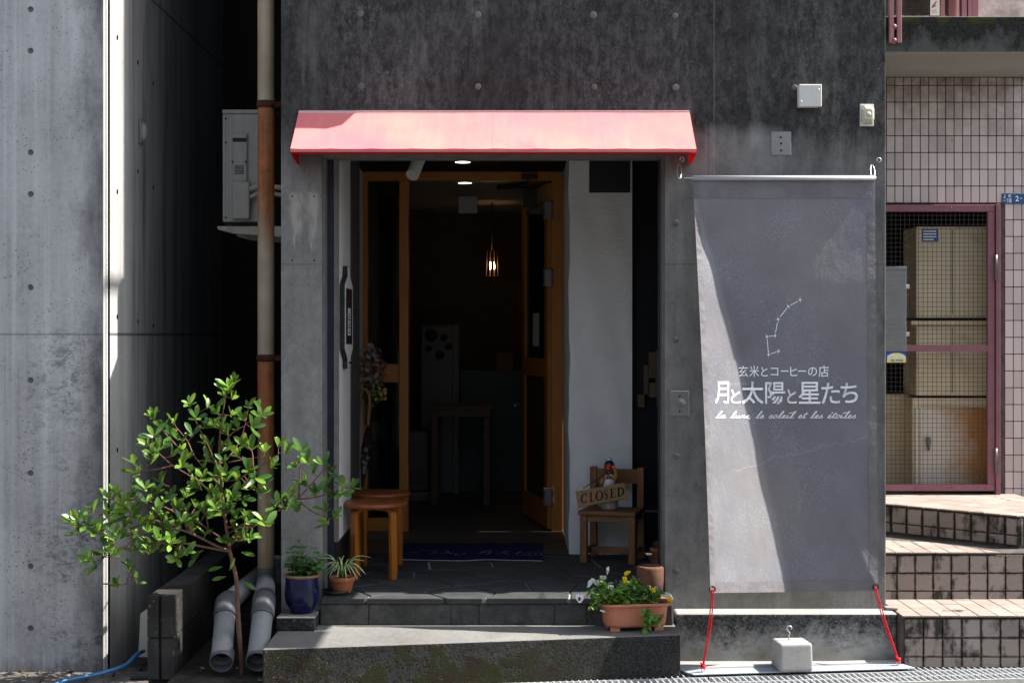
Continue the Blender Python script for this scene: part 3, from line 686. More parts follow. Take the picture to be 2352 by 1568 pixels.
for px, py in ((828,32),(1098,34),(1363,35),(1551,37),(830,198),(1098,199),(1365,200),(1552,201),(1826,201),(1552,512),(1552,780),(1553,1047),(1553,1311)):
    put('tie_plug', plug, None, fac, loc=(X(px,YF), YF-.0005, Z(py,YF)), rot=(math.pi/2, R.uniform(0,6), 0), scale=(R.uniform(.85,1.1),)*3)
def plate(px0, px1, py0, py1, t=.004, mat='conc_patch'):
    return put('cover_plate', bbox(X(px0,YF),X(px1,YF),YF-t,YF+.002,Z(py1,YF),Z(py0,YF),.002,1), MAT[mat], fac)
a = plate(1771,1817,303,357); b = plate(1540,1583,897,955, .006); c_ = plate(1627,1640,300,404,.002,'conc_facade')
for cp, pts in ((a, ((1793,316),(1794,330),(1794,346))), (b, ((1561,909),(1561,944)))):
    for px, py in pts:
        put('screw', MB().lathe([(.0001,.0),(.004,0),(.005,-.003)], 12), MAT['dark_recess'], cp, loc=(X(px,YF), YF-.008, Z(py,YF)), rot=(math.pi/2,0,0))
put('plate_stain', MB().lathe([(.0001,.0015),(.020,.0012),(.023,0)], 18, sx=1.1), MAT['conc_facade'], b, loc=(X(1563,YF), YF-.0065, Z(925,YF)), rot=(math.pi/2,.4,0))
for px, py in ((671,451),(722,451),(671,598),(722,598)):
    put('wall_anchor', MB().lathe([(.0001,.0),(.004,0),(.0045,-.003)], 10), MAT['dark_recess'], fac, loc=(X(px,YF), YF-.0015, Z(py,YF)), rot=(math.pi/2,0,0))
# timber lining of the opening, navy posts, side panel
YN = YF+FT
put('lintel_trim', MB().box(OL+.001,OR-.001,YF+.02,YN+.05,LZ-.022,LZ-.001), MAT['trim_grey'], shop)
put('jamb_trim', MB().box(OL+.0005,OL+.011,YF+.02,YN-.002,.317,LZ-.023), MAT['trim_grey'], shop)
put('jamb_trim', MB().box(OR-.011,OR-.0005,YF+.02,YN-.002,.317,LZ-.023), MAT['trim_grey'], shop)
put('navy_post', bbox(-.952,-.887,YN,YN+.06,.3165,2.617,.003), MAT['navy'], shop)
put('navy_post', bbox(.731,.78,YN,YN+.06,.3165,2.617,.003), MAT['navy'], shop)
XP = -.868
put('panel_trim', bbox(-.8868,XP+.004,YN-.008,YN+.03,.543,2.616,.002), MAT['trim_grey'], shop)
put('side_panel', MB().box(-.92,XP,YN+.061,8.18,.543,2.617), MAT['white_panel'], shop)
put('panel_post', bbox(-.92,XP+.004,8.181,8.64,.3165,2.617,.004), MAT['post_grey'], shop)
put('low_wall', MB().box(-.93,XP-.012,YN+.062,8.18,.3165,.541), MAT['wall_dark'], shop)
put('niche_wall', MB().box(-.9715,-.955,8.641,9.764,.3165,2.617), MAT['white_panel'], shop)
put('niche_ceiling', MB().box(-.97,1.1,YN,9.75,2.618,2.70), MAT['black_ceiling'], shop)
put('niche_wall', MB().box(.87,.93,YN+.061,8.80,.3165,2.617), MAT['navy_dark'], shop)
bp = put('back_panel', MB().box(.6905,.869,8.80,8.84,.3165,2.617), MAT['navy_dark'], shop)
put('ledge', bbox(.70,.865,8.775,8.799,.552,.566,.002), MAT['trim_grey'], bp)
def Lx(px): return X(px, 8.80)
# plaster column with dark pane
YPc = 8.74
def colm():
    mb = MB(); nx, nz = 14, 60
    def f(u, v):
        x = .329+u*.36; z = .318+v*2.30
        e = .010*math.sin(z*9+1.3)+.006*math.sin(z*23) if u < .001 or u > .999 else 0
        e2 = (.004*math.sin(x*31+z*7)+.003*math.sin(z*17-x*11)) if 0 < u < 1 else 0
        return (x + (e*.35 if u < .5 else 0), YPc - e2, z)
    mb.grid(f, nx, nz)
    mb.grid(lambda u, v: (.329+(.010*math.sin((.318+v*2.3)*9+1.3)+.006*math.sin((.318+v*2.3)*23))*.35*(u) - .0*u, 9.76-(9.76-YPc)*u, .318+v*2.30), 6, nz)
    mb.add([(.689,YPc,.318),(.689,8.80,.318),(.689,8.80,2.617),(.689,YPc,2.617)], [(0,1,2,3)])
    return mb
pc = put('plaster_column', colm(), MAT['plaster'], shop)
put('dark_pane', bbox(X(1353,YPc),X(1447,YPc),YPc-.012,YPc+.01,Z(443,YPc),Z(370,YPc),.002,1), MAT['dark_pane'], pc)
# door screen
YD = 9.766
fr = put('door_frame', MB().box(X(826,YD),X(1293,YD),YD,YD+.11,2.562,2.617), MAT['wood_door_h'], shop)
put('jamb', bbox(X(826,YD),X(844,YD),YD+.001,YD+.11,.3165,2.561,.002), MAT['wood_door'], fr)
put('mullion', bbox(X(917,YD),X(938,YD),YD-.004,YD+.11,.3165,2.561,.003), MAT['wood_door'], fr)
put('jamb', bbox(X(1267,YD),X(1293,YD),YD+.001,YD+.11,.3165,2.561,.002), MAT['wood_door'], fr)
sl0, sl1 = X(844,YD), X(917,YD)
put('rail', bbox(sl0,sl1,YD+.02,YD+.08,Z(878,YD),Z(836,YD),.002), MAT['wood_door_h'], fr)
put('rail', bbox(sl0,sl1,YD+.02,YD+.08,.3165,Z(1190,YD),.002), MAT['wood_door_h'], fr)
for z0, z1 in ((Z(836,YD),2.561),(Z(1190,YD),Z(878,YD))):
    put('pane', MB().box(sl0,sl1,YD+.05,YD+.056,z0,z1), MAT['glass'], fr)
# open door leaf
hx, hy = .247, YD+.02; dl = .905; da = math.atan2(.905*.98, -.17)          # hinge, leaf direction
ddir = Vector((-.175, .985, 0)).normalized(); dn = Vector((-ddir.y, ddir.x, 0))       # dn points away from view (-x)
def DQ(t0, t1, z0, z1, th0=-.02, th1=.02, off=.002):
    pts = [Vector((hx,hy,0))+ddir*t+dn*h for t, h in ((t0,th0),(t1,th0),(t1,th1),(t0,th1))]
    return bev(MB().prism([(p.x,p.y) for p in pts], z0, z1), off, 1)
door = put('door', DQ(0,.10,.33,2.55), MAT['wood_door'], shop); door['label'] = 'open wooden door with glazed upper half'
put('stile', DQ(.80,.905,.33,2.55), MAT['wood_door'], door)
for z0, z1 in ((2.44,2.55),(1.30,1.42),(.33,.50)): put('rail', DQ(.1005,.7995,z0,z1), MAT['wood_door_h'], door)
put('pane', DQ(.1005,.7995,1.421,2.439,-.004,.004), MAT['glass_dark'], door)
put('panel', DQ(.1005,.7995,.501,1.299,-.008,.008), MAT['wood_dark'], door)
hd = Vector((hx,hy,0))+ddir*.86
put('handle', MB().tube([(hd.x-.02,hd.y,1.09),(hd.x-.07,hd.y,1.09),(hd.x-.075,hd.y-.06,1.09),(hd.x-.075,hd.y-.12,1.088)], .009, 10), MAT['hinge_steel'], door)
put('notice', DQ(.36,.56,1.50,1.72,.006,.008,.0003), MAT['paper'], door)
for py in (483, 638, 1140):
    zc = Z(py, YD); hb = MB().box(X(1249.5,YD),X(1269,YD),YD-.006,YD-.001,zc-.055,zc+.055)
    for xx in (X(1250,YD), X(1268.5,YD)):
        hb.tube([(xx,YD-.008,zc-.058),(xx,YD-.008,zc-.022),(xx,YD-.008,zc-.0215),(xx,YD-.008,zc+.0215),(xx,YD-.008,zc+.022),(xx,YD-.008,zc+.058)], [.0066,.0066,.0054,.0054,.0066,.0066], 10)
    put('hinge', hb, MAT['hinge_steel'], door)
# closer
dc = put('door_closer', bbox(X(1198,YD-.03),X(1234,YD-.03),YD-.035,YD-.001,Z(413,YD),Z(402,YD),.003), MAT['black_metal'], fr)
put('closer_body', bbox(.07,.16,YD+.03,YD+.12,2.40,2.50,.005), MAT['black_metal'], fr)
put('closer_arm', MB().tube([(X(1213,YD),YD-.02,Z(409,YD)),(X(1213,YD),YD+.02,Z(420,YD)),(X(1142,YD),YD+.03,Z(428,YD)),(X(1142,YD),YD+.03,Z(431,YD)),(X(1176,YD),YD+.06,Z(431,YD)),(X(1186,YD),YD+.07,Z(427,YD)),(X(1215,YD),YD+.08,Z(428,YD))], [.012,.012,.012,.009,.006,.006,.006], 8), MAT['black_metal'], fr)

# ---- room behind the door
rm = put('room_floor', MB().box(-.972,1.0,9.42,13.1,.25,.3162), MAT['interior_floor'], shop)
put('room_wall', MB().box(-1.12,1.1,13.1,13.2,.2,2.66), MAT['interior_wall'], shop)
put('room_wall', MB().box(-1.0,-.971,9.96,13.1,.317,2.66), MAT['interior_wall'], shop)
put('room_wall', MB().box(1.0,1.1,9.9,13.1,.2,2.66), MAT['interior_wall'], shop)
put('room_wall', MB().box(.3275,1.1,9.88,9.95,.317,2.66), MAT['interior_wall'], shop)
put('room_ceiling', MB().box(-.972,1.1,9.755,13.1,2.6185,2.70), MAT['interior_ceiling'], shop)
for k in range(4):
    put('floor_board', bbox(-.98,.328,8.795+k*.155,8.795+k*.155+.152,.26,.3168,.002,1), MAT['wood_deck'], shop)

# ---- stone platform with crazy paving
plat = thing('stone_platform', 'slate paved entrance platform with rough stone riser', 'platform', (-.07, 7.29, .185))
put('bed', MB().prism([(-.915,7.31),(.775,7.31),(.775,7.6),(.86,7.6),(.86,8.79),(-.985,8.79),(-.985,7.6),(-.915,7.6)], .0, .307), MAT['grout_pale'], plat)
def clip(poly, a, b, c):
    out = []
    for i in range(len(poly)):
        p, q = poly[i], poly[(i+1)%len(poly)]; dp = a*p[0]+b*p[1]-c; dq = a*q[0]+b*q[1]-c
        if dp <= 0: out.append(p)
        if dp*dq < 0:
            t = dp/(dp-dq); out.append((p[0]+(q[0]-p[0])*t, p[1]+(q[1]-p[1])*t))
    return out
def inset(poly, d):
    a = sum(poly[i][0]*poly[(i+1)%len(poly)][1]-poly[(i+1)%len(poly)][0]*poly[i][1] for i in range(len(poly)))
    if a < 0: poly = poly[::-1]
    res = poly
    for i in range(len(poly)):
        p, q = poly[i], poly[(i+1)%len(poly)]; nx, ny = q[1]-p[1], p[0]-q[0]; L = math.hypot(nx, ny)
        if L < 1e-6: continue
        nx /= L; ny /= L; res = clip(res, nx, ny, nx*p[0]+ny*p[1]-d)
        if len(res) < 3: return res
    return res
seeds = []
rr = random.Random(21)
while len(seeds) < 34:
    c0 = (rr.uniform(-.90,.76), rr.uniform(7.24,8.78))
    if all((c0[0]-q[0])**2+((c0[1]-q[1])*.9)**2 > .185**2 for q in seeds): seeds.append(c0)
dom = [(-.918,7.278),(.776,7.278),(.776,8.788),(-.918,8.788)]
for i, s_ in enumerate(seeds):
    po = dom
    for j, t_ in enumerate(seeds):
        if i == j: continue
        a, b = t_[0]-s_[0], t_[1]-s_[1]; c = (t_[0]**2+t_[1]**2-s_[0]**2-s_[1]**2)/2
        po = clip(po, a, b, c)
        if len(po) < 3: break
    if len(po) < 3: continue
    po = inset(po, rr.uniform(.004,.009))
    if len(po) < 3: continue
    front = min(p[1] for p in po) < 7.30
    zt = .316+rr.uniform(-.0015,.0015)
    put('slate_flag', bev(MB().prism(po, .286 if front else .300, zt), .003, 1), MAT['slate'], plat)
xs = [X(v,7.30) for v in (735,847,1036,1099,1161,1274,1350,1430)]+[.772]
for k in range(len(xs)-1):
    put('riser_stone', bev(MB().prism_y([(xs[k]+.002,.186),(xs[k+1]-.002,.186),(xs[k+1]-.002-.004*(k%2),.284),(xs[k]+.003,.284)], 7.292+R.uniform(-.004,.004), 7.33), .005, 2), MAT['stone_riser'], plat)
# ---- lower concrete step, pot block, plinth
def steptop():
    return bev(MB().prism([(-1.102,6.732),(.781,7.066),(.781,7.40),(-1.102,7.464)], -.05, .185), .008, 3)
solo('concrete_step', steptop(), MAT['conc_step'], 'low mossy concrete step in front of the shop doorway', 'step')
solo('footing_block', bbox(-1.106,-.924,7.14,7.463,.1855,.25,.008,3), MAT['conc_step'], 'small concrete block under the blue glazed pot', 'block')
solo('concrete_plinth', bev(MB().prism([(.789,7.327),(1.852,7.327),(1.852,7.464),(.789,7.464)], -.05, .235), .012, 3), MAT['conc_plinth'], 'stained concrete plinth at the foot of the wall behind the banner', 'plinth')

# ---- drain channel gratings
gidx = 0
cross = MB().box(-.0024,.0024,-.152,.152,-.026,0); crm = cross.mesh('cross_bar'); crm.materials.append(MAT['galv'])
lab = ['galvanised drain grating nearest the mossy step', 'galvanised drain grating under the left end of the flat steel plate', 'galvanised drain grating under the right end of the flat steel plate', 'galvanised drain grating in front of the tiled steps']
ang = math.atan2(EX.y, EX.x)
for gi, a0 in enumerate((-1.10, -.10, .90, 1.90)):
    cpt = ST(a0+.5, -.165, -.006)
    g_ = thing('drain_grating', lab[gi], 'grating', cpt, 'gratings along the gutter')
    for b in (-.157, .157, ):
        put('edge_bar', MB().box(-.497,.497,b-.004,b+.004,-.03,.001), MAT['galv'], g_, loc=cpt, rot=(0,0,ang))
    for b in (-.053,.052):
        put('bearing_bar', MB().box(-.497,.497,b-.0025,b+.0025,-.03,0), MAT['galv'], g_, loc=cpt, rot=(0,0,ang))
    for k in range(34):
        p = ST(a0+.015+k*.0293, -.165, -.0075); put('cross_bar', crm, None, g_, loc=p, rot=(0,0,ang))

# ---- tiled building on the right
YW = 8.95; TP, TH = .0497, .0985
tb = thing('tiled_building', 'pink tiled building with mossy balcony at the right edge', 'building', (2.5, YW, .64))
tw = put('wall', MB().prism_y([(1.84,2.345),(2.86,2.345),(2.86,.60),(4.2,.60),(4.2,3.0864),(1.84,3.0864)], YW, YW+.2), MAT['grout_dark'], tb)
tm = as_mesh(bbox(-.0226,.0226,-.005,.004,-.0468,.0468,.0015,1), 'tile'); tm.materials.append(MAT['wall_tile'])
thalf = as_mesh(bbox(-.0226,.0226,-.005,.004,-.0215,.0215,.0015,1), 'tile'); thalf.materials.append(MAT['wall_tile'])
xstart = X(2045, YW) - 3*TP
for i in range(22):
    x = xstart + i*TP
    put('tile', thalf, None, tw, loc=(x, YW-.001, 3.085-.024))
    for j in range(25):
        zc = 3.085-.048-TH/2-j*TH
        if zc < .62: break
        if zc-.05 < 2.345 and x < 2.889: continue
        put('tile', tm, None, tw, loc=(x, YW-.001+R.uniform(-.0006,.0006), zc), rot=(0,0,R.uniform(-.006,.006)))
bal = put('balcony_slab', bev(MB().box(1.84,3.05,8.16,9.25,3.0865,3.277), .006, 2), MAT['conc_balcony'], tb)
up = put('upper_wall', MB().box(1.84,3.05,9.10,9.2,3.2775,4.6), MAT['grout_dark'], tb)
for i in range(12):
    for j in range(2):
        put('tile', tm, None, up, loc=(2.27+i*.0497, 9.094, 3.33+j*.0985))
# balcony rail
for px0, px1 in ((2041,2052),(2059,2070)):
    p_ = put('rail_post', bbox(X(px0,8.15),X(px1,8.15),8.135,8.158,Z(100,8.15),4.2,.003), MAT['pink_pale'], tb)
for py in (60, 92):
    put('bolt', MB().lathe([(.0001,-.018),(.010,-.016),(.0125,-.006),(.0125,.004),(.019,.005),(.019,.010)], 14), MAT['pink_pale'], tb, loc=(X(2055.5,8.13),8.148,Z(py,8.13)), rot=(-math.pi/2,0,0))
for px, w_, yy, mt in ((2148,20,8.9,'pink_metal'),(2166,9,8.6,'pink_pale'),(2186,13,8.6,'pink_metal'),(2200,6,8.5,'pink_pale'),(2215,11,8.5,'pink_metal'),(2228,8,8.5,'pink_metal'),(2240,14,8.7,'pink_metal')):
    put('rail_bar', MB().box(X(px-w_/2,yy),X(px+w_/2,yy),yy,yy+.04,3.278,4.3), MAT[mt], tb)
put('corner_pier', MB().box(2.62,3.05,8.75,9.0,3.278,4.5), MAT['wall_tile'], tb)
nb = put('warning_notice', MB().box(X(2137,8.55),X(2158,8.55),8.55,8.553,Z(36,8.55),4.0), MAT['paper'], tb)
vs, fs = ribbon([(2151,4),(2148,8),(2143,14),(2140,18),(2147,15),(2150,13)], 2.6)
put('red_mark', MB().add([P(a,b,8.548) for a,b in vs], fs), MAT['print_red'], nb)
vs, fs = ribbon([(2140,26),(2150,24)], .9); put('print_line', MB().add([P(a,b,8.548) for a,b in vs], fs), MAT['print_red'], nb)
vs, fs = ribbon([(2140,30),(2152,28)], .9); put('print_line', MB().add([P(a,b,8.548) for a,b in vs], fs), MAT['print_red'], nb)

# ---- tiled steps
stp = thing('tiled_steps', 'three stained terracotta tiled steps climbing to the wire gate', 'steps', (2.2, 7.25, 0))
Y1, Z1, Y2, Z2, Z3 = 7.262, .238, 7.71, .476, .641
A3, B3 = Vector((2.03,8.49)), Vector((2.619,7.88))
put('step_core', MB().prism([(1.854,Y1+.008),(3.4,Y1+.008),(3.4,9.4),(1.842,9.4),(1.842,7.47),(1.854,7.47)], -.05, Z1-.007), MAT['grout_dark'], stp)
put('step_core', MB().prism([(1.842,Y2+.008),(3.4,Y2+.008),(3.4,9.4),(1.842,9.4)], Z1-.007, Z2-.007), MAT['grout_dark'], stp)
d3 = (B3-A3).normalized(); n3 = Vector((-d3.y, d3.x))
if n3.y < 0: n3 = -n3
E3 = B3 + d3*.0; put('step_core', MB().prism([tuple(A3-d3*.3+n3*.008),tuple(B3+n3*.008),(3.4,B3.y+.1),(3.4,9.4),(1.842,9.4),(1.842,8.75)], Z2-.007, Z3-.007), MAT['grout_dark'], stp)
TS = .0915
def rt(w, h, d=.016): 
    me = as_mesh(bbox(-w/2,w/2,-.006,d-.006,-h/2,h/2,.0025,2), 'tile'); me.materials.append(MAT['step_tile']); return me
full = rt(TS-.0045, TS-.0045); cut1 = rt(TS-.0045, .046); cut2 = rt(TS-.0045, .045)
def riser(x0, x1, y, ztop, rows, hl, phase=0.0):
    x = x0+phase
    while x < x1:
        z = ztop-.003
        for k, h in enumerate(rows):
            me = full if h > .08 else hl
            put('riser_tile', me, None, stp, loc=(x+TS/2, y+R.uniform(-.001,.001), z-h/2), rot=(R.uniform(-.006,.006),0,R.uniform(-.006,.006))); z -= h
        x += TS
riser(1.868, 2.62, Y1, Z1-.012, (TS,TS,.05), cut1)
riser(1.800+TS*.6, 2.65, Y2, Z2-.012, (TS,TS,.05), cut1)
L3 = (B3-A3).length; k = 0
while k*TS*1.06 < L3-.02:
    c3 = A3 + d3*((k+.5)*TS*1.06); z = Z3-.014
    for h in (TS,.052):
        put('riser_tile', full if h > .08 else cut1, None, stp, loc=(c3.x, c3.y, z-h/2), rot=(0,0,math.atan2(d3.y,d3.x))); z -= h
    k += 1
def tread_tiles(poly, z, orient, w=.0915, ln=.105):
    """cut a grid of nosing/tread tiles to a polygon; slight slope along grid u=orient"""
    u = Vector(orient).normalized(); v = Vector((-u.y,u.x)); o = Vector(poly[0])
    us = [(Vector(p)-o).dot(u) for p in poly]; vs_ = [(Vector(p)-o).dot(v) for p in poly]
    i0, i1 = math.floor(min(us)/w), math.ceil(max(us)/w); j0, j1 = math.floor(min(vs_)/ln), math.ceil(max(vs_)/ln)
    for i in range(i0, i1):
        for j in range(j0, j1):
            q = [(o+u*(a)+v*(b)) for a, b in ((i*w+.002,j*ln+.002),((i+1)*w-.002,j*ln+.002),((i+1)*w-.002,(j+1)*ln-.002),(i*w+.002,(j+1)*ln-.002))]
            q = [(p.x,p.y) for p in q]
            for m_ in range(len(poly)):
                p, r_ = poly[m_], poly[(m_+1)%len(poly)]; nx, ny = r_[1]-p[1], p[0]-r_[0]; L = math.hypot(nx,ny); nx/=L; ny/=L
                q = clip(q, nx, ny, nx*p[0]+ny*p[1]-.001)
                if len(q) < 3: break
            if len(q) >= 3:
                area = abs(sum(q[t][0]*q[(t+1)%len(q)][1]-q[(t+1)%len(q)][0]*q[t][1] for t in range(len(q))))/2
                if area > .0004: put('tread_tile', bev(MB().prism(q, z-.008, z+R.uniform(-.0008,.0008)), .0012, 1), MAT['tread_tile'], stp)
tread_tiles([(1.856,Y1-.012),(2.75,Y1-.012),(2.75,Y2+.004),(1.856,Y2+.004)], Z1, (1,-.0))
tread_tiles([(1.845,Y2-.012),(2.75,Y2-.012),(2.75,B3.y-.06),tuple(B3-n3*.0),tuple(A3-d3*.22),(1.845,8.7)], Z2, (1,-.0), .0915, .13)
tread_tiles([tuple(B3-n3*.012),(2.95,B3.y+.02),(2.95,8.95),(1.845,8.95),tuple(A3-d3*.25-n3*.012)], Z3, tuple(d3), .0915, .20)
solo('tile_shard', bev(MB().prism([(1.815,7.405),(1.870,7.385),(1.885,7.42),(1.855,7.455),(1.818,7.45)], .2385, .250), .002, 1), MAT['tread_tile'], 'loose broken tile lying at the end of the plinth', 'tile')
# ================================================================== THINGS ON THE STREET FRONT
# ---- awning
aw = thing('awning', 'faded pink canvas awning over the shop doorway', 'awning', (-.09, YF, 2.45))
AX0, AX1, AYF, AZT, AZB = -1.043, .868, 7.172, 2.671, 2.447
def awn(u, v):
    sag = .010*math.sin(math.pi*v)*(.45+.55*math.sin(u*math.pi*4)**2) + .0016*math.sin(u*61+v*5)*v
    return (AX0+(AX1-AX0)*u, YF-.004+(AYF-YF+.004)*v, AZT+(AZB-AZT)*v - sag)
cv = MB().grid(awn, 40, 8); cv.grid(lambda u, v: (AX0+(AX1-AX0)*u, AYF-.001+.004*v, AZB-.0005-.014*v), 40, 1)
put('canopy', cv, MAT['awning'], aw)
put('front_bar', MB().tube([(AX0,AYF+.012,AZB-.016),(AX1,AYF+.012,AZB-.016)], .008, 10), MAT['awning_red'], aw)
put('wall_bar', MB().box(AX0,AX1,YF-.022,YF-.001,AZT-.03,AZT-.006), MAT['galv'], aw)
for x in (AX0, AX1):
    put('side_panel', MB().prism_x([(AYF+.004,AZB-.020),(AYF+.004,AZB-.002),(YF-.003,AZT-.006),(YF-.003,2.405),(YF-.05,2.400)], x-.0015, x+.0015), MAT['awning_red'], aw)
for xs_ in (AX0+.955,):
    put('seam', MB().grid(lambda u, v: (xs_+(u-.5)*.006, *[q for q in awn((xs_-AX0)/(AX1-AX0), v)[1:2]], awn((xs_-AX0)/(AX1-AX0), v)[2]+.0010*(1-abs(2*u-1))+.0006), 4, 8), MAT['awning'], aw)
# unseen blocker added higher up the wall; shades the awning's upper left
vh = solo('awning_shade_blocker', bev(MB().prism_x([(YF-.001,3.38),(YF-.10,3.38),(YF-.13,3.45),(YF-.13,3.60),(YF-.06,3.70),(YF-.001,3.70)], -.47,-.20), .01, 2), MAT['galv'], 'unseen metal blocker added above the awning to shade its corner', 'light blocker')

ps = thing('step_shade_blocker', 'unseen blocker added high above the banner to shade the step', 'sign', (1.6, YF, 3.4))  # added blocker out of view; shades the step's left end and the drain pipes
put('blocker_case', bbox(1.55,1.65,6.77,7.168,3.42,4.12,.01,2), MAT['white_paint'], ps)
put('arm', MB().box(1.585,1.615,6.90,YF-.001,6.30,6.34), MAT['galv'], ps)
for yy in (6.92,7.05): put('hanger_rod', MB().tube([(1.6,yy,4.115),(1.6,yy,6.302)], .005, 8), MAT['galv'], ps)
# ---- boxes on the wall
jb = thing('junction_box', 'square ivory junction box high on the blackened wall', 'junction box', (X(1855,YF), YF, Z(250,YF)))
put('box', bbox(X(1829,YF)+.002,X(1881,YF)-.002,YF-.038,YF-.0005,Z(250,YF)+.002,Z(198,YF)-.002,.010,4), MAT['box_ivory'], jb)
put('lid', bbox(X(1831,YF),X(1883,YF),YF-.050,YF-.0385,Z(249,YF),Z(197.5,YF),.006,4), MAT['box_ivory'], jb)
for px, py in ((1876,210),(1836,237)):
    put('screw', MB().lathe([(.0001,-.0025),(.003,-.002),(.0035,.0)], 10), MAT['zinc_hook'], jb, loc=(X(px,YF),YF-.050,Z(py,YF)), rot=(-math.pi/2,0,0))
sb = thing('alarm_sounder', 'small cream alarm sounder box near the right corner of the wall', 'alarm', (X(1990,YF), YF, Z(291,YF)))
put('back_plate', bbox(X(1974,YF),X(2006,YF),YF-.012,YF-.0005,Z(291,YF),Z(240,YF),.004,2), MAT['box_ivory'], sb)
hp = []
cxs, czs = X(1990.5,YF), Z(265.5,YF)
oc = [(-.031,-.026),(-.022,-.041),(.022,-.041),(.031,-.026),(.031,.028),(.018,.043),(-.018,.043),(-.031,.028)]
hs = MB(); n = len(oc)
hs.add([(cxs+x,YF-.0125,czs+z) for x,z in oc]+[(cxs+x*.98,YF-.030,czs+z*.98) for x,z in oc]+[(cxs+x*.62,YF-.044,czs+z*.62) for x,z in oc],
       [(i,(i+1)%n,n+(i+1)%n,n+i) for i in range(n)]+[(n+i,n+(i+1)%n,2*n+(i+1)%n,2*n+i) for i in range(n)]+[tuple(range(2*n,3*n))])
put('housing', hs, MAT['siren_cream'], sb)
put('sounder_cap', MB().lathe([(.0001,-.004),(.009,-.004),(.0115,-.001),(.0115,.002)], 20), MAT['siren_cream'], sb, loc=(cxs,YF-.0445,czs), rot=(-math.pi/2,0,0))

# ---- banner
bn = thing('shop_banner', 'tall grey cloth banner with white Japanese shop name and constellation', 'banner', (1.36, YF-.1, .32))
TLp, TRp, BLp, BRp = (1591,408), (2010,408), (1632,1361), (2016,1356)
def ub(v): return .47*max(0, (v-.05)/.95)**.9
def boff(u, v):
    o = .185 + .025*v
    c = ub(v); d = u-c
    if d > 0: o += .030*d*min(1, v*4)                        # right of the fold the cloth comes forward again
    w = max(0, -d); o += .62*w             # the left flank turns out towards the street
    # soften the fold
    s_ = .035; t = max(0, 1-abs(d)/s_); o += .0030*t*t*(.3+.7*v)
    o += .0022*math.sin(u*17+v*6)*math.sin(v*21+2*u) * (1 if u > .02 else .3)
    o += .006*math.exp(-((u-.03)/.10)**2)*math.sin(v*31+u*14) + .005*math.exp(-(((1-u)-v*.0)/.06)**2)*math.sin(v*17+1)
    o += .008*math.exp(-((v-1+.9*u)/.035)**2)*max(0,1-u*3) + .007*math.exp(-((1-v-.9*(1-u))/.03)**2)*max(0,1-(1-u)*4)
    return o
def bpix(u, v):
    a = Vector(TLp).lerp(Vector(TRp), u); b = Vector(BLp).lerp(Vector(BRp), u); q = a.lerp(b, v)
    q.x += 3.0*math.sin(math.pi*v)*(1-u)*1.0
    return q
def bpt(u, v, lift=0.0):
    q = bpix(u, v); return P(q.x, q.y, YF - boff(u, v) - lift)
put('cloth', MB().grid(lambda u, v: bpt(u, v), 80, 110), MAT['banner'], bn)
# hems, sewn as proud strips
def strip(u0, u1, v0, v1, nu, nv, wav=0.0):
    def f(a, b):
        u = u0+(u1-u0)*a; v = v0+(v1-v0)*b
        return bpt(u, v, .0016 + wav*(.5+.5*math.sin(v*190+math.sin(v*37)*2))*(1-abs(2*a-1)))
    return MB().grid(f, nu, nv)
put('hem', strip(0,.032,.085,1,4,260,.0026), MAT['hem'], bn); put('hem', strip(.952,1,.085,1,4,160,.0012), MAT['hem'], bn)
put('hem', strip(.033,.951,.974,1,60,4,.001), MAT['hem'], bn)
put('rod_sleeve', strip(0,1,.0,.050,60,6,.0), MAT['hem'], bn)
rodz0 = bpt(0,0); rodz1 = bpt(1,0); yr = YF-.195
pa, pb = P(1572,409,yr), P(2012,409,yr)
sl = MB().tube([P(1591,409,yr-.0), P(2010,409,yr-.0)], .0118, 16); put('sleeve_top', sl, MAT['hem_sunlit'], bn)
put('rod', MB().tube([pa,pb], .0085, 14), MAT['zinc_hook'], bn)
def hook(px, py0, py1):
    e = P(px, py0, YF)
    h = MB().tube([e+Vector((0,.01,0)), e+Vector((0,-.13,0))]+[e+Vector((.010*math.sin(t), -.14-.0*t, .010-.010*math.cos(t))) for t in [x*.6 for x in range(0,10)]], .0032, 8)
    put('eye_bolt', h, MAT['zinc_hook'], bn)
    q0 = P(px, py0, YF-.14); q1 = P(px+2, py1, yr); L = (q1-q0)
    lk = []
    for t in range(17):
        a = 2*math.pi*t/16; m_ = (q0+q1)/2 + L*.5*math.sin(a)*1.05 + Vector((.010*math.cos(a),0,0)); lk.append(m_)
    put('chain_link', MB().tube(lk, .0028, 8, False), MAT['zinc_hook'], bn)
hook(1559, 378, 410); hook(2003, 380, 408)
def grommet(u, v):
    c = bpt(u, v, .003); put('grommet', MB().lathe([(.0085,0),(.0095,-.002),(.013,-.0025),(.0155,0)], 18), MAT['black_metal'], bn, loc=c, rot=(math.pi/2,0,0)); return c
gL = grommet(.012, .991); gR = grommet(.988, .991)

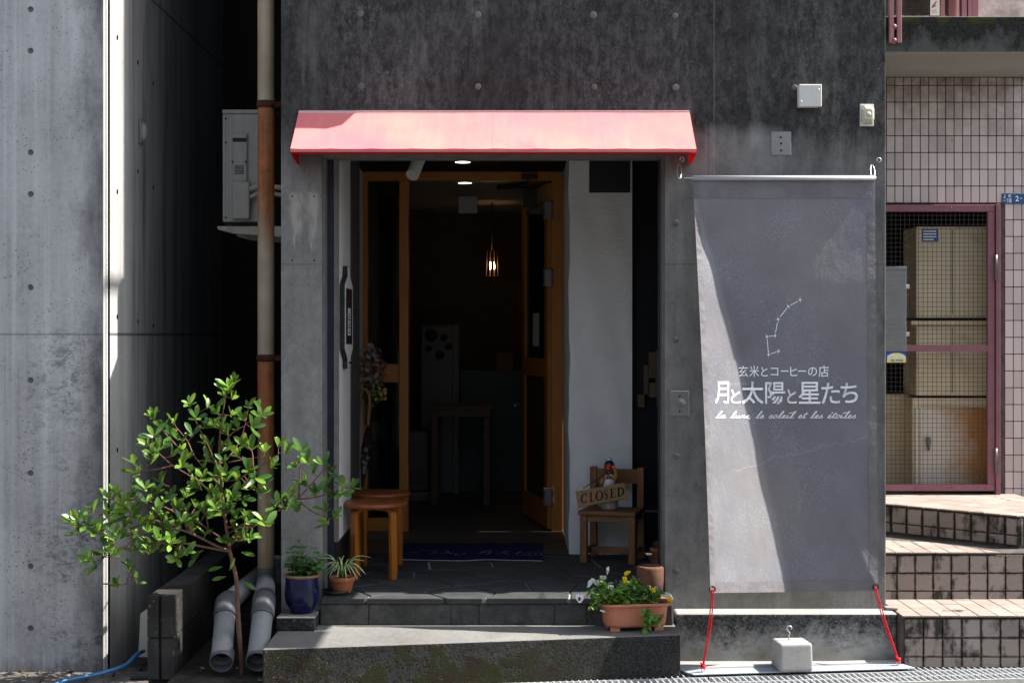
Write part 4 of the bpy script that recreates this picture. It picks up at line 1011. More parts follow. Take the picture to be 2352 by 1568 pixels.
# printing: photo-pixel coordinates on the cloth -> cloth surface
def px_to_uv(px, py):
    v = (py-408)/(1358.5-408.0)
    for _ in range(4):
        a = Vector(TLp).lerp(Vector(BLp), v); b = Vector(TRp).lerp(Vector(BRp), v); u = (px-a.x-3.0*math.sin(math.pi*v)*0)/(b.x-a.x)
        y = a.y+(b.y-a.y)*u; v += (py-y)/950.0
    u = (px-a.x-3.0*math.sin(math.pi*v))/(b.x-a.x-3.0*math.sin(math.pi*v)); return u, v
def on_cloth(vs, fs, name, lift=.0022, mat='print_white'):
    return put(name, MB().add([bpt(*px_to_uv(a,b), lift) for a, b in vs], fs), MAT[mat], bn)
def fit(vs, x0, x1, y0, y1):
    ax, bx = min(v[0] for v in vs), max(v[0] for v in vs); ay, by = min(v[1] for v in vs), max(v[1] for v in vs)
    return [(x0+(v[0]-ax)/(bx-ax)*(x1-x0), y1-(v[1]-ay)/(by-ay)*(y1-y0)) for v in vs]
def subdivided(vs, fs): return vs, fs
def write(chars, name, offset=0.0, bold=0):
    V, F = [], []
    for ch, x0, x1, y0, y1 in chars:
        vs, fs = text2d(ch, 1.0, offset); vs = fit(vs, x0, x1, y0, y1); b = len(V); V += vs; F += [tuple(i+b for i in f) for f in fs]
        if bold:
            for k_, (dx_, dy_) in enumerate(((bold,0),(0,bold),(bold,bold))):
                b = len(V); V += [(x+dx_, y+dy_) for x, y in vs]; F += [tuple(i+b for i in f) for f in fs]
    o = on_cloth(V, F, name); return o
# zoom crop (1900,950)-(2400,1200) at 4.704x -> photo 2352 px
def zc(x, y): return (.8448*(1900+x/4.704), .8448*(950+y/4.704))
def zbox(c, x0, x1, y0, y1): a = zc(x0, y0); b = zc(x1, y1); return (c, a[0], b[0], a[1], b[1])
o = write([zbox('玄',508,630,205,350), zbox('米',645,772,205,350), zbox('と',797,882,222,342), zbox('コ',920,1016,232,334), zbox('ー',1048,1148,266,282),
       zbox('ヒ',1168,1258,222,338), zbox('ー',1270,1372,266,282), zbox('の',1396,1512,226,336), zbox('店',1530,1662,205,350)], 'lettering', .004)
o['label'] = 'white Japanese line naming a brown rice and coffee shop'; o['kind'] = 'stuff'
o = write([zbox('月',205,382,408,688), zbox('と',408,528,508,686), zbox('太',548,824,408,690), zbox('陽',848,1100,415,690), zbox('と',1128,1248,508,686),
       zbox('星',1275,1552,412,688), zbox('た',1566,1802,424,688), zbox('ち',1812,2032,424,676)], 'lettering', .004, .7)
o['label'] = 'large white Japanese shop name'; o['kind'] = 'stuff'
# French script line, drawn as pen strokes (units: x-height 1)
GL = {
 'l': ([[(0,0.1),(.35,.5),(.75,1.5),(.85,2.1),(.68,2.2),(.48,1.7),(.3,.7),(.35,.08),(.6,0),(.95,.3)]], .95),
 'a': ([[(.85,.75),(.6,1.0),(.25,.8),(.08,.4),(.2,.05),(.5,.1),(.85,.8)],[(.9,1.0),(.78,.4),(.85,.05),(1.05,.05),(1.3,.3)]], 1.3),
 'u': ([[(0,.3),(.3,.95),(.22,.35),(.35,.02),(.65,.2),(.95,.95)],[(.95,.95),(.85,.35),(.95,.03),(1.3,.3)]], 1.3),
 'n': ([[(0,.3),(.28,.95),(.18,.02)],[(.2,.3),(.55,.9),(.75,.85),(.68,.3),(.8,.02),(1.15,.3)]], 1.15),
 'e': ([[(0,.3),(.4,.5),(.62,.85),(.42,1.0),(.18,.6),(.2,.12),(.5,.0),(.95,.3)]], .95),
 's': ([[(0,.3),(.5,1.0),(.55,.6),(.7,.2),(.45,0),(.1,.1)],[(.45,0),(.9,.3)]], .9),
 'o': ([[(.5,1.0),(.15,.75),(.12,.2),(.45,0),(.8,.35),(.75,.85),(.5,1.0)],[(.6,.95),(1.05,.75)]], 1.05),
 'i': ([[(0,.3),(.3,.95),(.2,.3),(.35,.02),(.75,.3)],[(.42,1.35),(.47,1.42)]], .75),
 'î': ([[(0,.3),(.3,.95),(.2,.3),(.35,.02),(.75,.3)],[(.2,1.45),(.75,1.75),(1.15,1.75)]], .75),
 't': ([[(0,.3),(.45,1.2),(.55,1.9)],[(.55,1.9),(.28,.5),(.4,.02),(.8,.3)],[(.0,1.2),(.95,1.35)]], .8),
 'é': ([[(0,.3),(.4,.5),(.62,.85),(.42,1.0),(.18,.6),(.2,.12),(.5,.0),(.95,.3)],[(.5,1.45),(.8,1.9)]], .95),
 ',': ([[(.1,.15),(.12,-.05),(-.1,-.4)]], .35), ' ': ([], .95)}
def script(body, x0, x1, yb, xh, name, tofn, w, shear=.45):
    tot = sum(GL[c][1] for c in body); sc = (x1-x0-xh*.6)/tot; V, F = [], []; x = 0
    for c in body:
        for st in GL[c][0]:
            pts = [(p.x, p.y) for p in smooth_path([(a, b, 0) for a, b in st], 5)]
            pts = [(x0+(x+a)*sc+b*xh*shear, yb-b*xh) for a, b in pts]
            vs, fs = ribbon(pts, w); b0 = len(V); V += [tuple(v) for v in vs]; F += [tuple(i+b0 for i in f) for f in fs]
        x += GL[c][1]
    return tofn(V, F, name)
p0 = zc(212, 876); p1 = zc(2030, 876)
o = script('la lune, le soleîl et les étoîles', p0[0], p1[0], p0[1], 7.2, 'script_lettering', on_cloth, 1.45); o['kind'] = 'stuff'; o['label'] = 'white cursive French line'
# constellation
def z2(x, y): return (.8448*(2060+x/7.843), .8448*(790+y/7.843))
stars = [((905,198),80,52,0),((652,338),85,45,.55),((434,610),82,55,.2),((370,957),85,55,-.05),((198,980),82,50,.35),((232,1362),85,55,-.1),((443,1290),75,55,-.3)]
V, F = [], []
def addp(vs, fs):
    b = len(V); V.extend([tuple(v) for v in vs]); F.extend([tuple(i+b for i in f) for f in fs])
for (cx_, cy_), L, S, rot in stars:
    pts = []
    for k in range(8):
        a = math.pi/4*k + rot; rad = (L if k%4 == 2 or k%4 == 2+4 else (S if k%2 == 0 else 38))
        if k in (2,6): rad = L
        elif k in (0,4): rad = S
        pts.append((cx_+rad*math.cos(a), cy_-rad*math.sin(a))); a2 = a+math.pi/8; pts.append((cx_+13*math.cos(a2), cy_-13*math.sin(a2)))
    addp([z2(*p) for p in pts]+[z2(cx_,cy_)], [(i,(i+1)%16,16) for i in range(16)])
for a, b, s0, s1 in (((905,198),(652,338),.2,.82),((652,338),(434,610),.13,.80),((434,610),(370,957),.2,.8),((370,957),(198,980),.25,.78),((198,980),(232,1362),.14,.9),((232,1362),(443,1290),.2,.8)):
    A, B = Vector(a), Vector(b); vs, fs = ribbon([z2(*A.lerp(B,s0)), z2(*A.lerp(B,s1))], 1.5); addp(vs, fs)
o = on_cloth(V, F, 'constellation'); o['kind'] = 'stuff'

# ---- plate, ropes, weight
pl = thing('steel_plate', 'flat blue grey steel plate lying on the grating below the banner', 'steel plate', ST(1.35,-.03,0))
q = [ST(.83,-.105), ST(1.90,-.105), ST(1.87,.0), ST(.785,.0)]
put('plate', bev(MB().prism([(p.x,p.y) for p in q], .0025, .0085), .0015, 1), MAT['steel_plate'], pl)
def ring(c, r=.012):
    return MB().tube([Vector(c)+Vector((r*.55*math.sin(t*math.pi/8), 0, r*math.cos(t*math.pi/8)+r)) for t in range(17)], .0025, 8, False)
eL, eR = ST(.885,-.07,.0085), ST(1.838,-.05,.0085)
put('ring', ring(eL), MAT['zinc_hook'], pl); put('ring', ring(eR), MAT['zinc_hook'], pl)
for nm, gpt, e, sd in (('left', gL, eL, 1), ('right', gR, eR, -1)):
    t = thing('tie_rope', f'red cord tying the {"lower left" if sd > 0 else "lower right"} corner of the banner to the plate', 'rope', e, 'red cords under the banner')
    top = Vector(gpt); bot = Vector(e)+Vector((0,0,.028))
    for off in (-.0042,.0042):
        mid_ = (top+bot)/2 + Vector((off*1.2+.006*sd,-.006,-.01))
        put('strand', MB().tube(smooth_path([top+Vector((off*.4,-.004,0)), top+Vector((off,-.008,-.02)), mid_, bot+Vector((off*.5,0,0))], 5), .0029, 8), MAT['red_rope'], t)
    kn = MB()
    for k in range(3):
        kn.tube([bot+Vector((.009*math.cos(a), .008*math.sin(a)*(-1)**k, -.008+k*.006+.004*math.sin(a*2))) for a in [x*math.pi/6 for x in range(13)]], .004, 7, False)
    kn.tube([bot, bot+Vector((-.012,-.004,.018))], .0038, 7)
    o = put('knot', kn, MAT['red_rope'], t)
wb = thing('concrete_weight', 'cast concrete weight block with steel hook on the plate', 'weight', P(1821,1545,7.1))
bcx, bcy = X(1822,7.11), 7.145
bm = bev(MB().add([(-.080,-.078,.0),(.080,-.078,.0),(.080,.078,.0),(-.080,.078,.0),(-.077,-.075,.132),(.077,-.075,.132),(.077,.075,.132),(-.077,.075,.132)],
      [(0,3,2,1),(4,5,6,7),(0,1,5,4),(1,2,6,5),(2,3,7,6),(3,0,4,7)]), .016, 5)
ob = put('block', bm, MAT['conc_weight'], wb, loc=(bcx,bcy,.009), rot=(0,0,.10))
hk = [(0,0,0),(0,0,.022),(.004,0,.032),(-.006,0,.045),(-.010,0,.056),(-.004,0,.063),(.008,0,.063),(.013,0,.056),(.010,0,.049)]
hk = smooth_path([Vector((bcx-.012,bcy+.01,.143))+Vector(p) for p in hk], 4)
put('hook', MB().tube(hk, .0034, 8), MAT['zinc_hook'], wb)

# ---- downpipe and drain pipes
PX, PY = X(611,7.58), 7.58
dp = thing('downpipe', 'tall rust stained downpipe at the left corner of the shop', 'pipe', (PX,PY,.34))
put('pipe', MB().tube([(PX,PY,.40),(PX,PY,7.4)], .0415, 28, False), MAT['rusty_pipe'], dp)
for z in (Z(238,7.54), Z(822,7.54)):
    put('pipe_band', MB().lathe([(.0425,-.017),(.046,-.017),(.047,0),(.046,.017),(.0425,.017)], 28, (PX,PY,z)), MAT['rust_band'], dp)
    put('band_arm', MB().box(PX+.04,XLf+.002,PY-.012,PY+.012,z-.014,z+.014), MAT['rust_band'], dp)
put('socket', MB().lathe([(.046,.06),(.046,.0),(.0445,-.002)], 28, (PX,PY,.36)), MAT['pvc_fitting'], dp)
def drain(name, label, mouth, elbow, back, r=.050):
    t = thing(name, label, 'drain pipe', (mouth.x, mouth.y, mouth.z-r), 'grey drain pipes beside the step')
    d = (elbow-mouth).normalized(); d2 = (back-elbow).normalized()
    put('pipe', MB().tube([mouth+d*.03, elbow-d*.05], r*.97, 28, False), MAT['pvc_grey'], t)
    # socket and open mouth with wall thickness
    ma = (d + Vector((0,.55,0))).normalized(); Mq = Matrix.Translation(mouth) @ ma.to_track_quat('Z','Y').to_matrix().to_4x4()
    def al(prof):
        l_ = MB().lathe(prof, 32); l_.v = [tuple(Mq @ Vector(v)) for v in l_.v]; return l_
    put('mouth_socket', al([(r*1.06,.075),(r*1.09,.07),(r*1.09,.002),(r*1.06,0),(r*.97,0),(r*.95,.002),(r*.93,.09)]), MAT['pvc_fitting'], t)
    put('throat', al([(r*.94,.085),(.0005,.086)]), MAT['dark_recess'], t)
    el = smooth_path([elbow-d*.085, elbow-d*.045, elbow+d*.0+d2*.012, elbow+d2*.055, elbow+d2*.09], 5)
    put('elbow', MB().tube(el, r*1.09, 28), MAT['pvc_fitting'], t)
    put('pipe', MB().tube([elbow+d2*.08, back], r*.97, 24), MAT['pvc_grey'], t)
drain('drain_pipe', 'grey drain pipe bending out of the passage, nearer the block wall', P(508,1521,6.93), P(519,1387,7.22), P(600,1318,8.3))
drain('drain_pipe', 'grey drain pipe running from the foot of the downpipe to the step', P(591,1520,6.93), P(606,1385,7.20), Vector((PX,PY,.345)))

# ---- air conditioner
ac = thing('air_conditioner', 'beige outdoor air conditioner on a bracket in the passage', 'air conditioner', (-1.44, 8.3, 2.18))
s_ = 3500/8.3
def AXp(px): return X(px, 8.3)
def AZp(py): return Z(py, 8.3)
put('casing', bbox(AXp(511),AXp(629),8.3,9.05,AZp(510),AZp(262),.008,3), MAT['ac_beige'], ac)
put('top_cover', bbox(AXp(510.5),AXp(629.5),8.297,9.06,AZp(261.5),AZp(252),.006,3), MAT['ac_beige'], ac)
put('front_strip', bbox(AXp(512),AXp(518),8.297,8.302,AZp(509),AZp(264),.001,1), MAT['ac_beige'], ac)
put('edge_strip', bbox(AXp(519),AXp(525),8.2965,8.302,AZp(509),AZp(264),.001,1), MAT['ac_beige'], ac)
sc_ = put('service_cover', bbox(AXp(535),AXp(569),8.278,8.2995,AZp(452),AZp(308),.010,4), MAT['ac_beige'], ac)
put('cover_rim', bbox(AXp(532),AXp(572),8.293,8.2995,AZp(510),AZp(305),.003,2), MAT['ac_beige'], ac)
put('handle_recess', bbox(AXp(536),AXp(568),8.2745,8.279,AZp(327),AZp(319),.002,1), MAT['ac_dark'], sc_)
put('handle_lip', bbox(AXp(535.5),AXp(568.5),8.268,8.2785,AZp(319),AZp(311),.004,3), MAT['ac_beige'], sc_)
for k in range(6): put('vent_slot', MB().box(AXp(541),AXp(562),8.2765,8.279,AZp(383.2+k*3.6),AZp(381.5+k*3.6)), MAT['ac_dark'], sc_)
put('valve_cover', bbox(AXp(536),AXp(577),8.245,8.2775,AZp(505),AZp(420),.012,4), MAT['ac_beige'], ac)
for px, py in ((536,373),(566,373),(519,273),(519,328),(519,500)):
    put('screw', MB().lathe([(.0001,-.003),(.005,-.003),(.006,0)], 10), MAT['ac_dark'], ac, loc=(AXp(px),8.2765 if px > 530 else 8.296,AZp(py)), rot=(-math.pi/2,0,0))
put('base_tray', bbox(AXp(514),AXp(632),8.32,9.0,AZp(517),AZp(510.5),.002,1), MAT['ac_dark'], ac)
for yy, px0, dz in ((8.28,500,0),(8.86,500,0)):
    put('support_arm', bev(MB().prism_y([(AXp(px0),Z(520,8.3)),(-1.131,Z(520,8.3)),(-1.131,Z(549,8.3)),(AXp(535),Z(537,8.3)),(AXp(502),Z(528,8.3))], yy, yy+.03), .003, 1), MAT['bracket_cream'], ac)
for a in (0, 1):
    put('refrigerant_pipe', MB().tube(smooth_path([(AXp(575),8.27,AZp(437+a*18)),(AXp(590),8.25,AZp(432+a*18)),(AXp(615),8.26,AZp(424+a*14)),(AXp(632),8.28,AZp(430+a*16)),(-1.150+a*.006,8.3,AZp(470+a*16)),(-1.150+a*.006,8.3,AZp(760))], 5), .014-.002*a, 12), MAT['lag_hose'], ac)

# ---- little things in the passage
wl = thing('wall_lamp', 'small oval bulkhead lamp on the side wall of the passage', 'lamp', (XL, 7.85, 2.75))
wy, wz = FPX*1.905/(CX-318), 0
wz = Z(303, wy)
put('base_plate', bbox(XL+.0005,XL+.012,wy-.032,wy+.032,wz-.062,wz+.062,.006,3), MAT['lamp_grey'], wl)
put('lens', MB().lathe([(.0001,.024),(.012,.023),(.018,.018),(.022,.008),(.022,0)], 24, (0,0,0), sy=1.0, sx=2.2), MAT['lamp_lens'], wl, loc=(XL+.012,wy,wz), rot=(0,math.pi/2,0))
solo('utility_box', bev(MB().prism_y([(X(317,7.3),.03),(X(345,7.3),.03),(X(345,7.3),Z(1402,7.3)),(X(322,7.3),Z(1408,7.3))], 7.3, 7.42), .004, 2), MAT['box_ivory'], 'grey white utility box behind the low block wall', 'box')
hz_ = [P(120,1580,6.80),P(150,1562,6.86),P(200,1552,6.93),P(250,1540,7.0),P(290,1525,7.06),P(315,1502,7.12),P(330,1494,7.25)]
for h_ in hz_: h_.z = max(h_.z, .009)
solo('garden_hose', MB().tube(smooth_path(hz_, 8), .0095, 12), MAT['hose_blue'], 'blue garden hose on the paving beside the low block wall', 'hose')
# ================================================================== DOORWAY THINGS
# ---- stools
def stool(label, cx, cy, rz, h=.392):
    z0 = .3165
    t = thing('round_stool', label, 'stool', (cx,cy,z0), 'orange wooden stools in the doorway')
    zt = z0+h
    put('seat', MB().lathe([(.0001,zt),(.165,zt),(.1725,zt-.003),(.175,zt-.012),(.1725,zt-.022),(.166,zt-.025),(.0001,zt-.025)], 56, (cx,cy,0)), MAT['wood_seat'], t)
    for k in range(4):
        a = rz + math.pi/2*k; c, s_ = math.cos(a), math.sin(a); w = .0185
        zu = zt-.0255
        prof = [(.02,zu),(.105,zu)]+[(.105+.045*math.sin(q*math.pi/16), zu-.045+.045*math.cos(q*math.pi/16)) for q in range(1,9)]+[(.152,z0)]
        inn = [(.02,zu-.018),(.105,zu-.018)]+[(.105+.022*math.sin(q*math.pi/16), zu-.045+.024*math.cos(q*math.pi/16)) for q in range(1,9)]+[(.126,z0)]
        mb = MB(); vs = []; n = len(prof)
        for side in (-w, w):
            for r_, z in prof: vs.append((cx+c*r_-s_*side, cy+s_*r_+c*side, z))
            for r_, z in inn: vs.append((cx+c*r_-s_*side, cy+s_*r_+c*side, z))
        fs = []
        for i in range(n-1):
            fs += [(i,i+1,2*n+i+1,2*n+i),(n+i,3*n+i,3*n+i+1,n+i+1),(i,n+i,n+i+1,i+1),(2*n+i,2*n+i+1,3*n+i+1,3*n+i)]
        fs += [(n-1,2*n-1,4*n-1,3*n-1),(0,2*n,3*n,n)]
        put('leg', bev(mb.add(vs, fs), .002, 1), MAT['wood_stool'], t)
stool('orange wooden stool at the front of the doorway, nearer the spider plant', -.716, 7.93, math.radians(-42))
stool('orange wooden stool behind the front stool, beside the side window', -.735, 8.42, math.radians(-33))

# ---- chair with sign and figurine
FLc, FRc = Vector((.398,8.435)), Vector((.66,8.36)); cu_ = (FRc-FLc).normalized(); cv_ = Vector((-cu_.y,cu_.x)); cw = (FRc-FLc).length; cd = .245
ch = thing('wooden_chair', 'small brown wooden chair against the white plaster column', 'chair', (FLc.x,FLc.y,.3165))
def CQ(u0,u1,v0,v1,z0,z1,name,mat,off=.002):
    q = [FLc+cu_*u+cv_*v for u,v in ((u0,v0),(u1,v0),(u1,v1),(u0,v1))]
    return put(name, bev(MB().prism([(p.x,p.y) for p in q], z0, z1), off, 1), MAT[mat], ch)
ls = .019; sz = .604
for u in (0, cw): CQ(u-ls,u+ls,-ls,ls,.3165,sz-.0225,'leg','wood_chair')
for u in (0, cw): CQ(u-ls,u+ls,cd-ls,cd+ls,.3165,.826,'leg','wood_chair')
CQ(-.027,cw+.022,-.030,cd-ls-.001,sz-.022,sz,'seat','wood_chair_h')
CQ(ls+.001,cw-ls-.001,cd-.012,cd+.010,.735,.815,'backrest','wood_chair_h'); CQ(ls+.001,cw-ls-.001,cd-.010,cd+.012,.770,.7715,'backrest_joint','wood_dark')
CQ(ls+.001,cw-ls-.001,-.010,.010,sz-.060,sz-.023,'apron','wood_chair_h')
CQ(ls+.001,cw-ls-.001,.105,.125,.355,.39,'stretcher','wood_chair_h')
for u in (0,cw): CQ(u-.010,u+.010,ls+.001,cd-ls-.001,.355,.39,'stretcher','wood_chair_h')
for u in (0,cw): CQ(u-.010,u+.010,ls+.001,cd-ls-.001,sz-.060,sz-.023,'apron','wood_chair_h')
for u, z in ((-.008,.572),(.006,.556),(cw-.009,.572),(cw+.006,.553),(.004,.372)):
    p = FLc+cu_*u-cv_*(ls+.0012); put('screw_cap', MB().lathe([(.0001,-.001),(.003,-.0005),(.0034,.001)], 8), MAT['zinc_hook'], ch, loc=(p.x,p.y,z), rot=(-math.pi/2,0,0))
# closed sign
YS = 8.375
sg = thing('closed_sign', 'wooden board reading CLOSED leaning on the small chair', 'sign', P(1384,1160,YS))
c4 = [P(1322,1128,YS+.03),P(1434,1107.5,YS+.03),P(1441,1144,YS),P(1327,1165,YS)]
nS = (c4[1]-c4[0]).cross(c4[3]-c4[0]).normalized()
if nS.y < 0: nS = -nS
sv = c4 + [p+nS*.012 for p in c4]
bd = put('board', bev(MB().add(sv, [(0,1,2,3),(4,7,6,5),(0,4,5,1),(1,5,6,2),(2,6,7,3),(3,7,4,0)]), .0012, 1), MAT['wood_sign'], sg)
def sgp(a, b, lift=.0012):      # a along, b down in 0..1
    t = c4[0].lerp(c4[1], a); bt = c4[3].lerp(c4[2], a); return t.lerp(bt, b) - nS*lift
def serif_letters():
    T, t = .26, .075; out = []
    def arc(cx, cy, rx, ry, a0, a1, n=18): return [(cx+rx*math.cos(a0+(a1-a0)*i/n), cy+ry*math.sin(a0+(a1-a0)*i/n)) for i in range(n+1)]
    def wd(pts, a0, a1): return [t+(T-t)*abs(math.cos(a0+(a1-a0)*i/(len(pts)-1)))**1.5 for i in range(len(pts))]
    L = {}
    a = arc(.52,.5,.44,.5,.75,5.55); L['C'] = [(a, wd(a,.75,5.55)), ([(.9,.62),(.88,.98)], .06), ([(.88,.04),(.9,.3)], .05)]
    L['L'] = [([(.28,.0),(.28,1)], T), ([(.05,.985),(.55,.985)], .05), ([(.05,.02),(.85,.02)], .06), ([(.84,.02),(.92,.32)], .07)]
    a = arc(.55,.5,.46,.5,0,2*math.pi,28); L['O'] = [(a, wd(a,0,2*math.pi))]
    L['S'] = [([(.78,.80),(.60,.96),(.38,.97),(.2,.85),(.22,.68),(.45,.54),(.68,.40),(.76,.22),(.62,.06),(.40,.02),(.2,.08),(.1,.24)], [.06,.08,.1,.16,.2,.26,.26,.2,.14,.1,.08,.06]), ([(.80,.70),(.80,1.0)], .05), ([(.08,.0),(.08,.32)], .05)]
    L['E'] = [([(.28,0),(.28,1)], T), ([(.05,.98),(.85,.98)], .06), ([(.05,.02),(.85,.02)], .06), ([(.28,.52),(.65,.52)], .06), ([(.65,.38),(.65,.66)], .06), ([(.84,.98),(.84,.70)], .07), ([(.84,.02),(.9,.32)], .07)]
    a = arc(.35,.5,.6,.48,-math.pi/2,math.pi/2,18); L['D'] = [([(.28,0),(.28,1)], T), (a, wd(a,-math.pi/2,math.pi/2)), ([(.05,.98),(.4,.98)], .05), ([(.05,.02),(.4,.02)], .05)]
    return L
LT = serif_letters()
V, F = [], []
for chn, a0, wdt in (('C',.075,.125),('L',.245,.115),('O',.37,.135),('S',.535,.105),('E',.66,.125),('D',.80,.14)):
    for pts, w in LT[chn]:
        P2 = [(x + y*.22, y) for x, y in pts]; vs, fs = ribbon(P2, w); b0 = len(V)
        for v in vs: V.append(sgp(a0+v[0]*wdt, .80-v[1]*.56))
        F += [tuple(i+b0 for i in f) for f in fs]
o = put('lettering', MB().add(V, F), MAT['print_black'], bd); o['kind'] = 'stuff'; o['label'] = 'black serif word CLOSED'
put('cord', MB().tube(smooth_path([P(1340,1121,YS+.02),P(1360,1107,YS+.06),P(1384,1093,YS+.10),P(1391,1088,YS+.095),P(1398,1091,YS+.09),P(1412,1102,YS+.07),P(1423,1111,YS+.03)], 4), .0022, 7), MAT['black_metal'], sg)
# ceramic bird-shaped bottle
BX, BY, BZ = X(1399.5,8.50), 8.50, sz+.0005
fg = thing('ceramic_figurine', 'painted ceramic bird figurine with red bow tie standing on the chair', 'figurine', (BX,BY,BZ))
def lat(name, prof, mat, **k): return put(name, MB().lathe(prof, 32, (BX,BY,BZ), **k), MAT[mat], fg)
lat('base', [(.0001,0),(.044,0),(.0475,.004),(.0475,.045),(.044,.05),(.0001,.051)], 'ceramic_white')
lat('trousers', [(.030,.0515),(.034,.07),(.036,.10),(.036,.122)], 'ceramic_blue')
lat('belly', [(.0355,.1222),(.0385,.14),(.037,.160),(.030,.178),(.022,.188),(.019,.194)], 'ceramic_white')
lat('collar', [(.019,.1942),(.024,.197),(.026,.204),(.024,.208)], 'ceramic_green')
lat('head', [(.023,.2082),(.029,.220),(.031,.234),(.029,.247),(.0285,.249)], 'ceramic_red')
lat('cap', [(.0284,.2492),(.024,.260),(.016,.268),(.013,.270)], 'ceramic_blue')
lat('stopper', [(.013,.2702),(.0142,.2715),(.0142,.284),(.012,.286),(.0001,.286)], 'ceramic_white')
def ball(c, r, sx=1, sy=1, sz_=1):
    return MB().lathe([(max(.0001,r*math.sin(a)), -r*math.cos(a)*sz_) for a in [i*math.pi/10 for i in range(11)]], 18, c, sx=sx, sy=sy)
put('beak', ball((BX-.008,BY-.032,BZ+.228), .010, 1.1, 1.0, .8), MAT['ceramic_ochre'], fg)
for sx_ in (-.010,.008): put('bow_tie', ball((BX+sx_-.004,BY-.034,BZ+.177), .010, 1, .5, .9), MAT['ceramic_red'], fg)
put('wing', MB().tube(smooth_path([(BX+.026,BY-.014,BZ+.150),(BX+.036,BY-.018,BZ+.180),(BX+.034,BY-.022,BZ+.212),(BX+.024,BY-.028,BZ+.232)], 4), [.011,.012,.013,.0135,.0135,.0135,.013,.013,.0125,.012,.011,.009,.006], 12), MAT['ceramic_ochre'], fg)
put('wing', MB().tube(smooth_path([(BX-.028,BY-.010,BZ+.172),(BX-.040,BY-.020,BZ+.160),(BX-.050,BY-.024,BZ+.136)], 4), [.010,.012,.013,.014,.014,.013,.012,.010,.006], 12), MAT['ceramic_ochre'], fg)
put('eye', ball((BX+.020,BY-.026,BZ+.236), .0055), MAT['ceramic_white'], fg)

# ---- navy mat
mt = thing('door_mat', 'navy door mat with faded cursive lettering at the threshold', 'mat', (-.25,8.85,.3165))
def matf(u, v): return (-.66+u*.83+.012*v, 8.485+v*.70, .3215+.0025*math.sin(u*11+.5)*max(0,1-v*3)+.001*math.sin(u*23))
put('pile', MB().grid(matf, 60, 12), MAT['mat_navy'], mt)
put('binding', MB().tube([Vector(matf(k/60, 0))+Vector((0,-.002,-.0012)) for k in range(61)], .0028, 6), MAT['print_faded'], mt)
put('binding', MB().tube([Vector(matf(1, k/12))+Vector((.002,0,-.0012)) for k in range(13)], .0028, 6), MAT['mat_navy'], mt)
# letters drawn as flat swashes lying on the mat  (u 0..1 across, v 0..1 deep)
def matink(strokes, w):
    V, F = [], []
    for st in strokes:
        pts = [(p.x, p.y) for p in smooth_path([(a, b, 0) for a, b in st], 5)]; n = len(pts)
        vs, fs = ribbon(pts, [w*(.35+.65*math.sin(math.pi*min(1,max(0,(i+.5)/n)))) for i in range(n)]); b0 = len(V)
        V += [Vector(matf(v[0], v[1]))+Vector((0,0,.0012)) for v in vs]; F += [tuple(i+b0 for i in f) for f in fs]
    return MB().add(V, F)
def mz(x, y): # zoom crop (1060,1440)-(1500,1640) at 5.345x -> mat u,v
    px, py = .8448*(1060+x/5.345), .8448*(1440+y/5.345); yy = FY(py, .3215); xx = X(px, yy); return ((xx+.66-.012*0)/.83, (yy-8.485)/.70)
S = [[(240,330),(330,322),(420,322)],[(300,318),(350,330),(400,332)],[(430,300),(540,300),(650,296)],[(560,335),(600,338),(640,320),(680,305)],[(590,342),(680,345),(790,340),(835,325),(800,305),(700,303)],
     [(840,345),(870,338),(890,345),(920,348)],[(925,345),(960,350),(940,362),(1000,358)],[(1020,350),(1060,345),(1090,335)],
     [(1255,345),(1320,335),(1380,308),(1460,303)],[(1380,350),(1410,355),(1440,330),(1460,306)],[(1300,335),(1360,325),(1440,322)],
     [(1540,350),(1620,330),(1690,308),(1730,305)],[(1640,328),(1680,345),(1720,360)],[(1820,350),(1850,335),(1890,312)],[(1840,330),(1900,328)],[(1930,350),(1960,345)],[(2000,352),(2020,345),(2045,352)],[(2090,352),(2110,342),(2140,352)],[(2160,350),(2190,340),(2200,352)],[(1940,325),(2080,320),(2220,308)],[(1780,362),(1990,366),(2215,368)]]
ink = matink([[mz(*p) for p in st] for st in S], .008); o = put('lettering', ink, MAT['print_faded'], mt); o['kind'] = 'stuff'

# ---- bottle shaped sign on the side panel
bs = thing('bottle_sign', 'tall bottle shaped black and cream sign hung on the white side panel', 'sign', (XP+.012,7.9,1.0))
y0_, y1_ = 7.66, 8.06; yc = (y0_+y1_)/2; hw = (y1_-y0_)/2
def Zs(py): return Z(py, yc)
zt_, zb_ = Zs(612), Zs(846)
prof = [(-.28,zt_),(.28,zt_),(.28,zt_-.045),(.30,zt_-.05),(1,zt_-.10),(1,zb_+.10),(.3,zb_+.045),(.28,zb_),(-.28,zb_),(-.3,zb_+.045),(-1,zb_+.10),(-1,zt_-.10),(-.30,zt_-.05),(-.28,zt_-.045)]
put('board', MB().prism_x([(yc+a*hw,z) for a,z in prof][::-1], XP+.003, XP+.026), MAT['wall_dark'], bs)
pf = [(yc+a*hw*.93,(z-(zt_+zb_)/2)*.99+(zt_+zb_)/2) for a,z in prof][::-1]
fc = put('face', MB().prism_x(pf, XP+.0262, XP+.0275), MAT['paper'], bs)
put('label', MB().box(XP+.0277,XP+.0285,yc-hw*.72,yc+hw*.72,zb_+.125,zt_-.115), MAT['print_black'], fc)
put('strip', MB().box(XP+.0287,XP+.0292,yc-hw*.33,yc+hw*.33,zb_+.17,zt_-.215), MAT['paper'], fc)
V, F = [], []
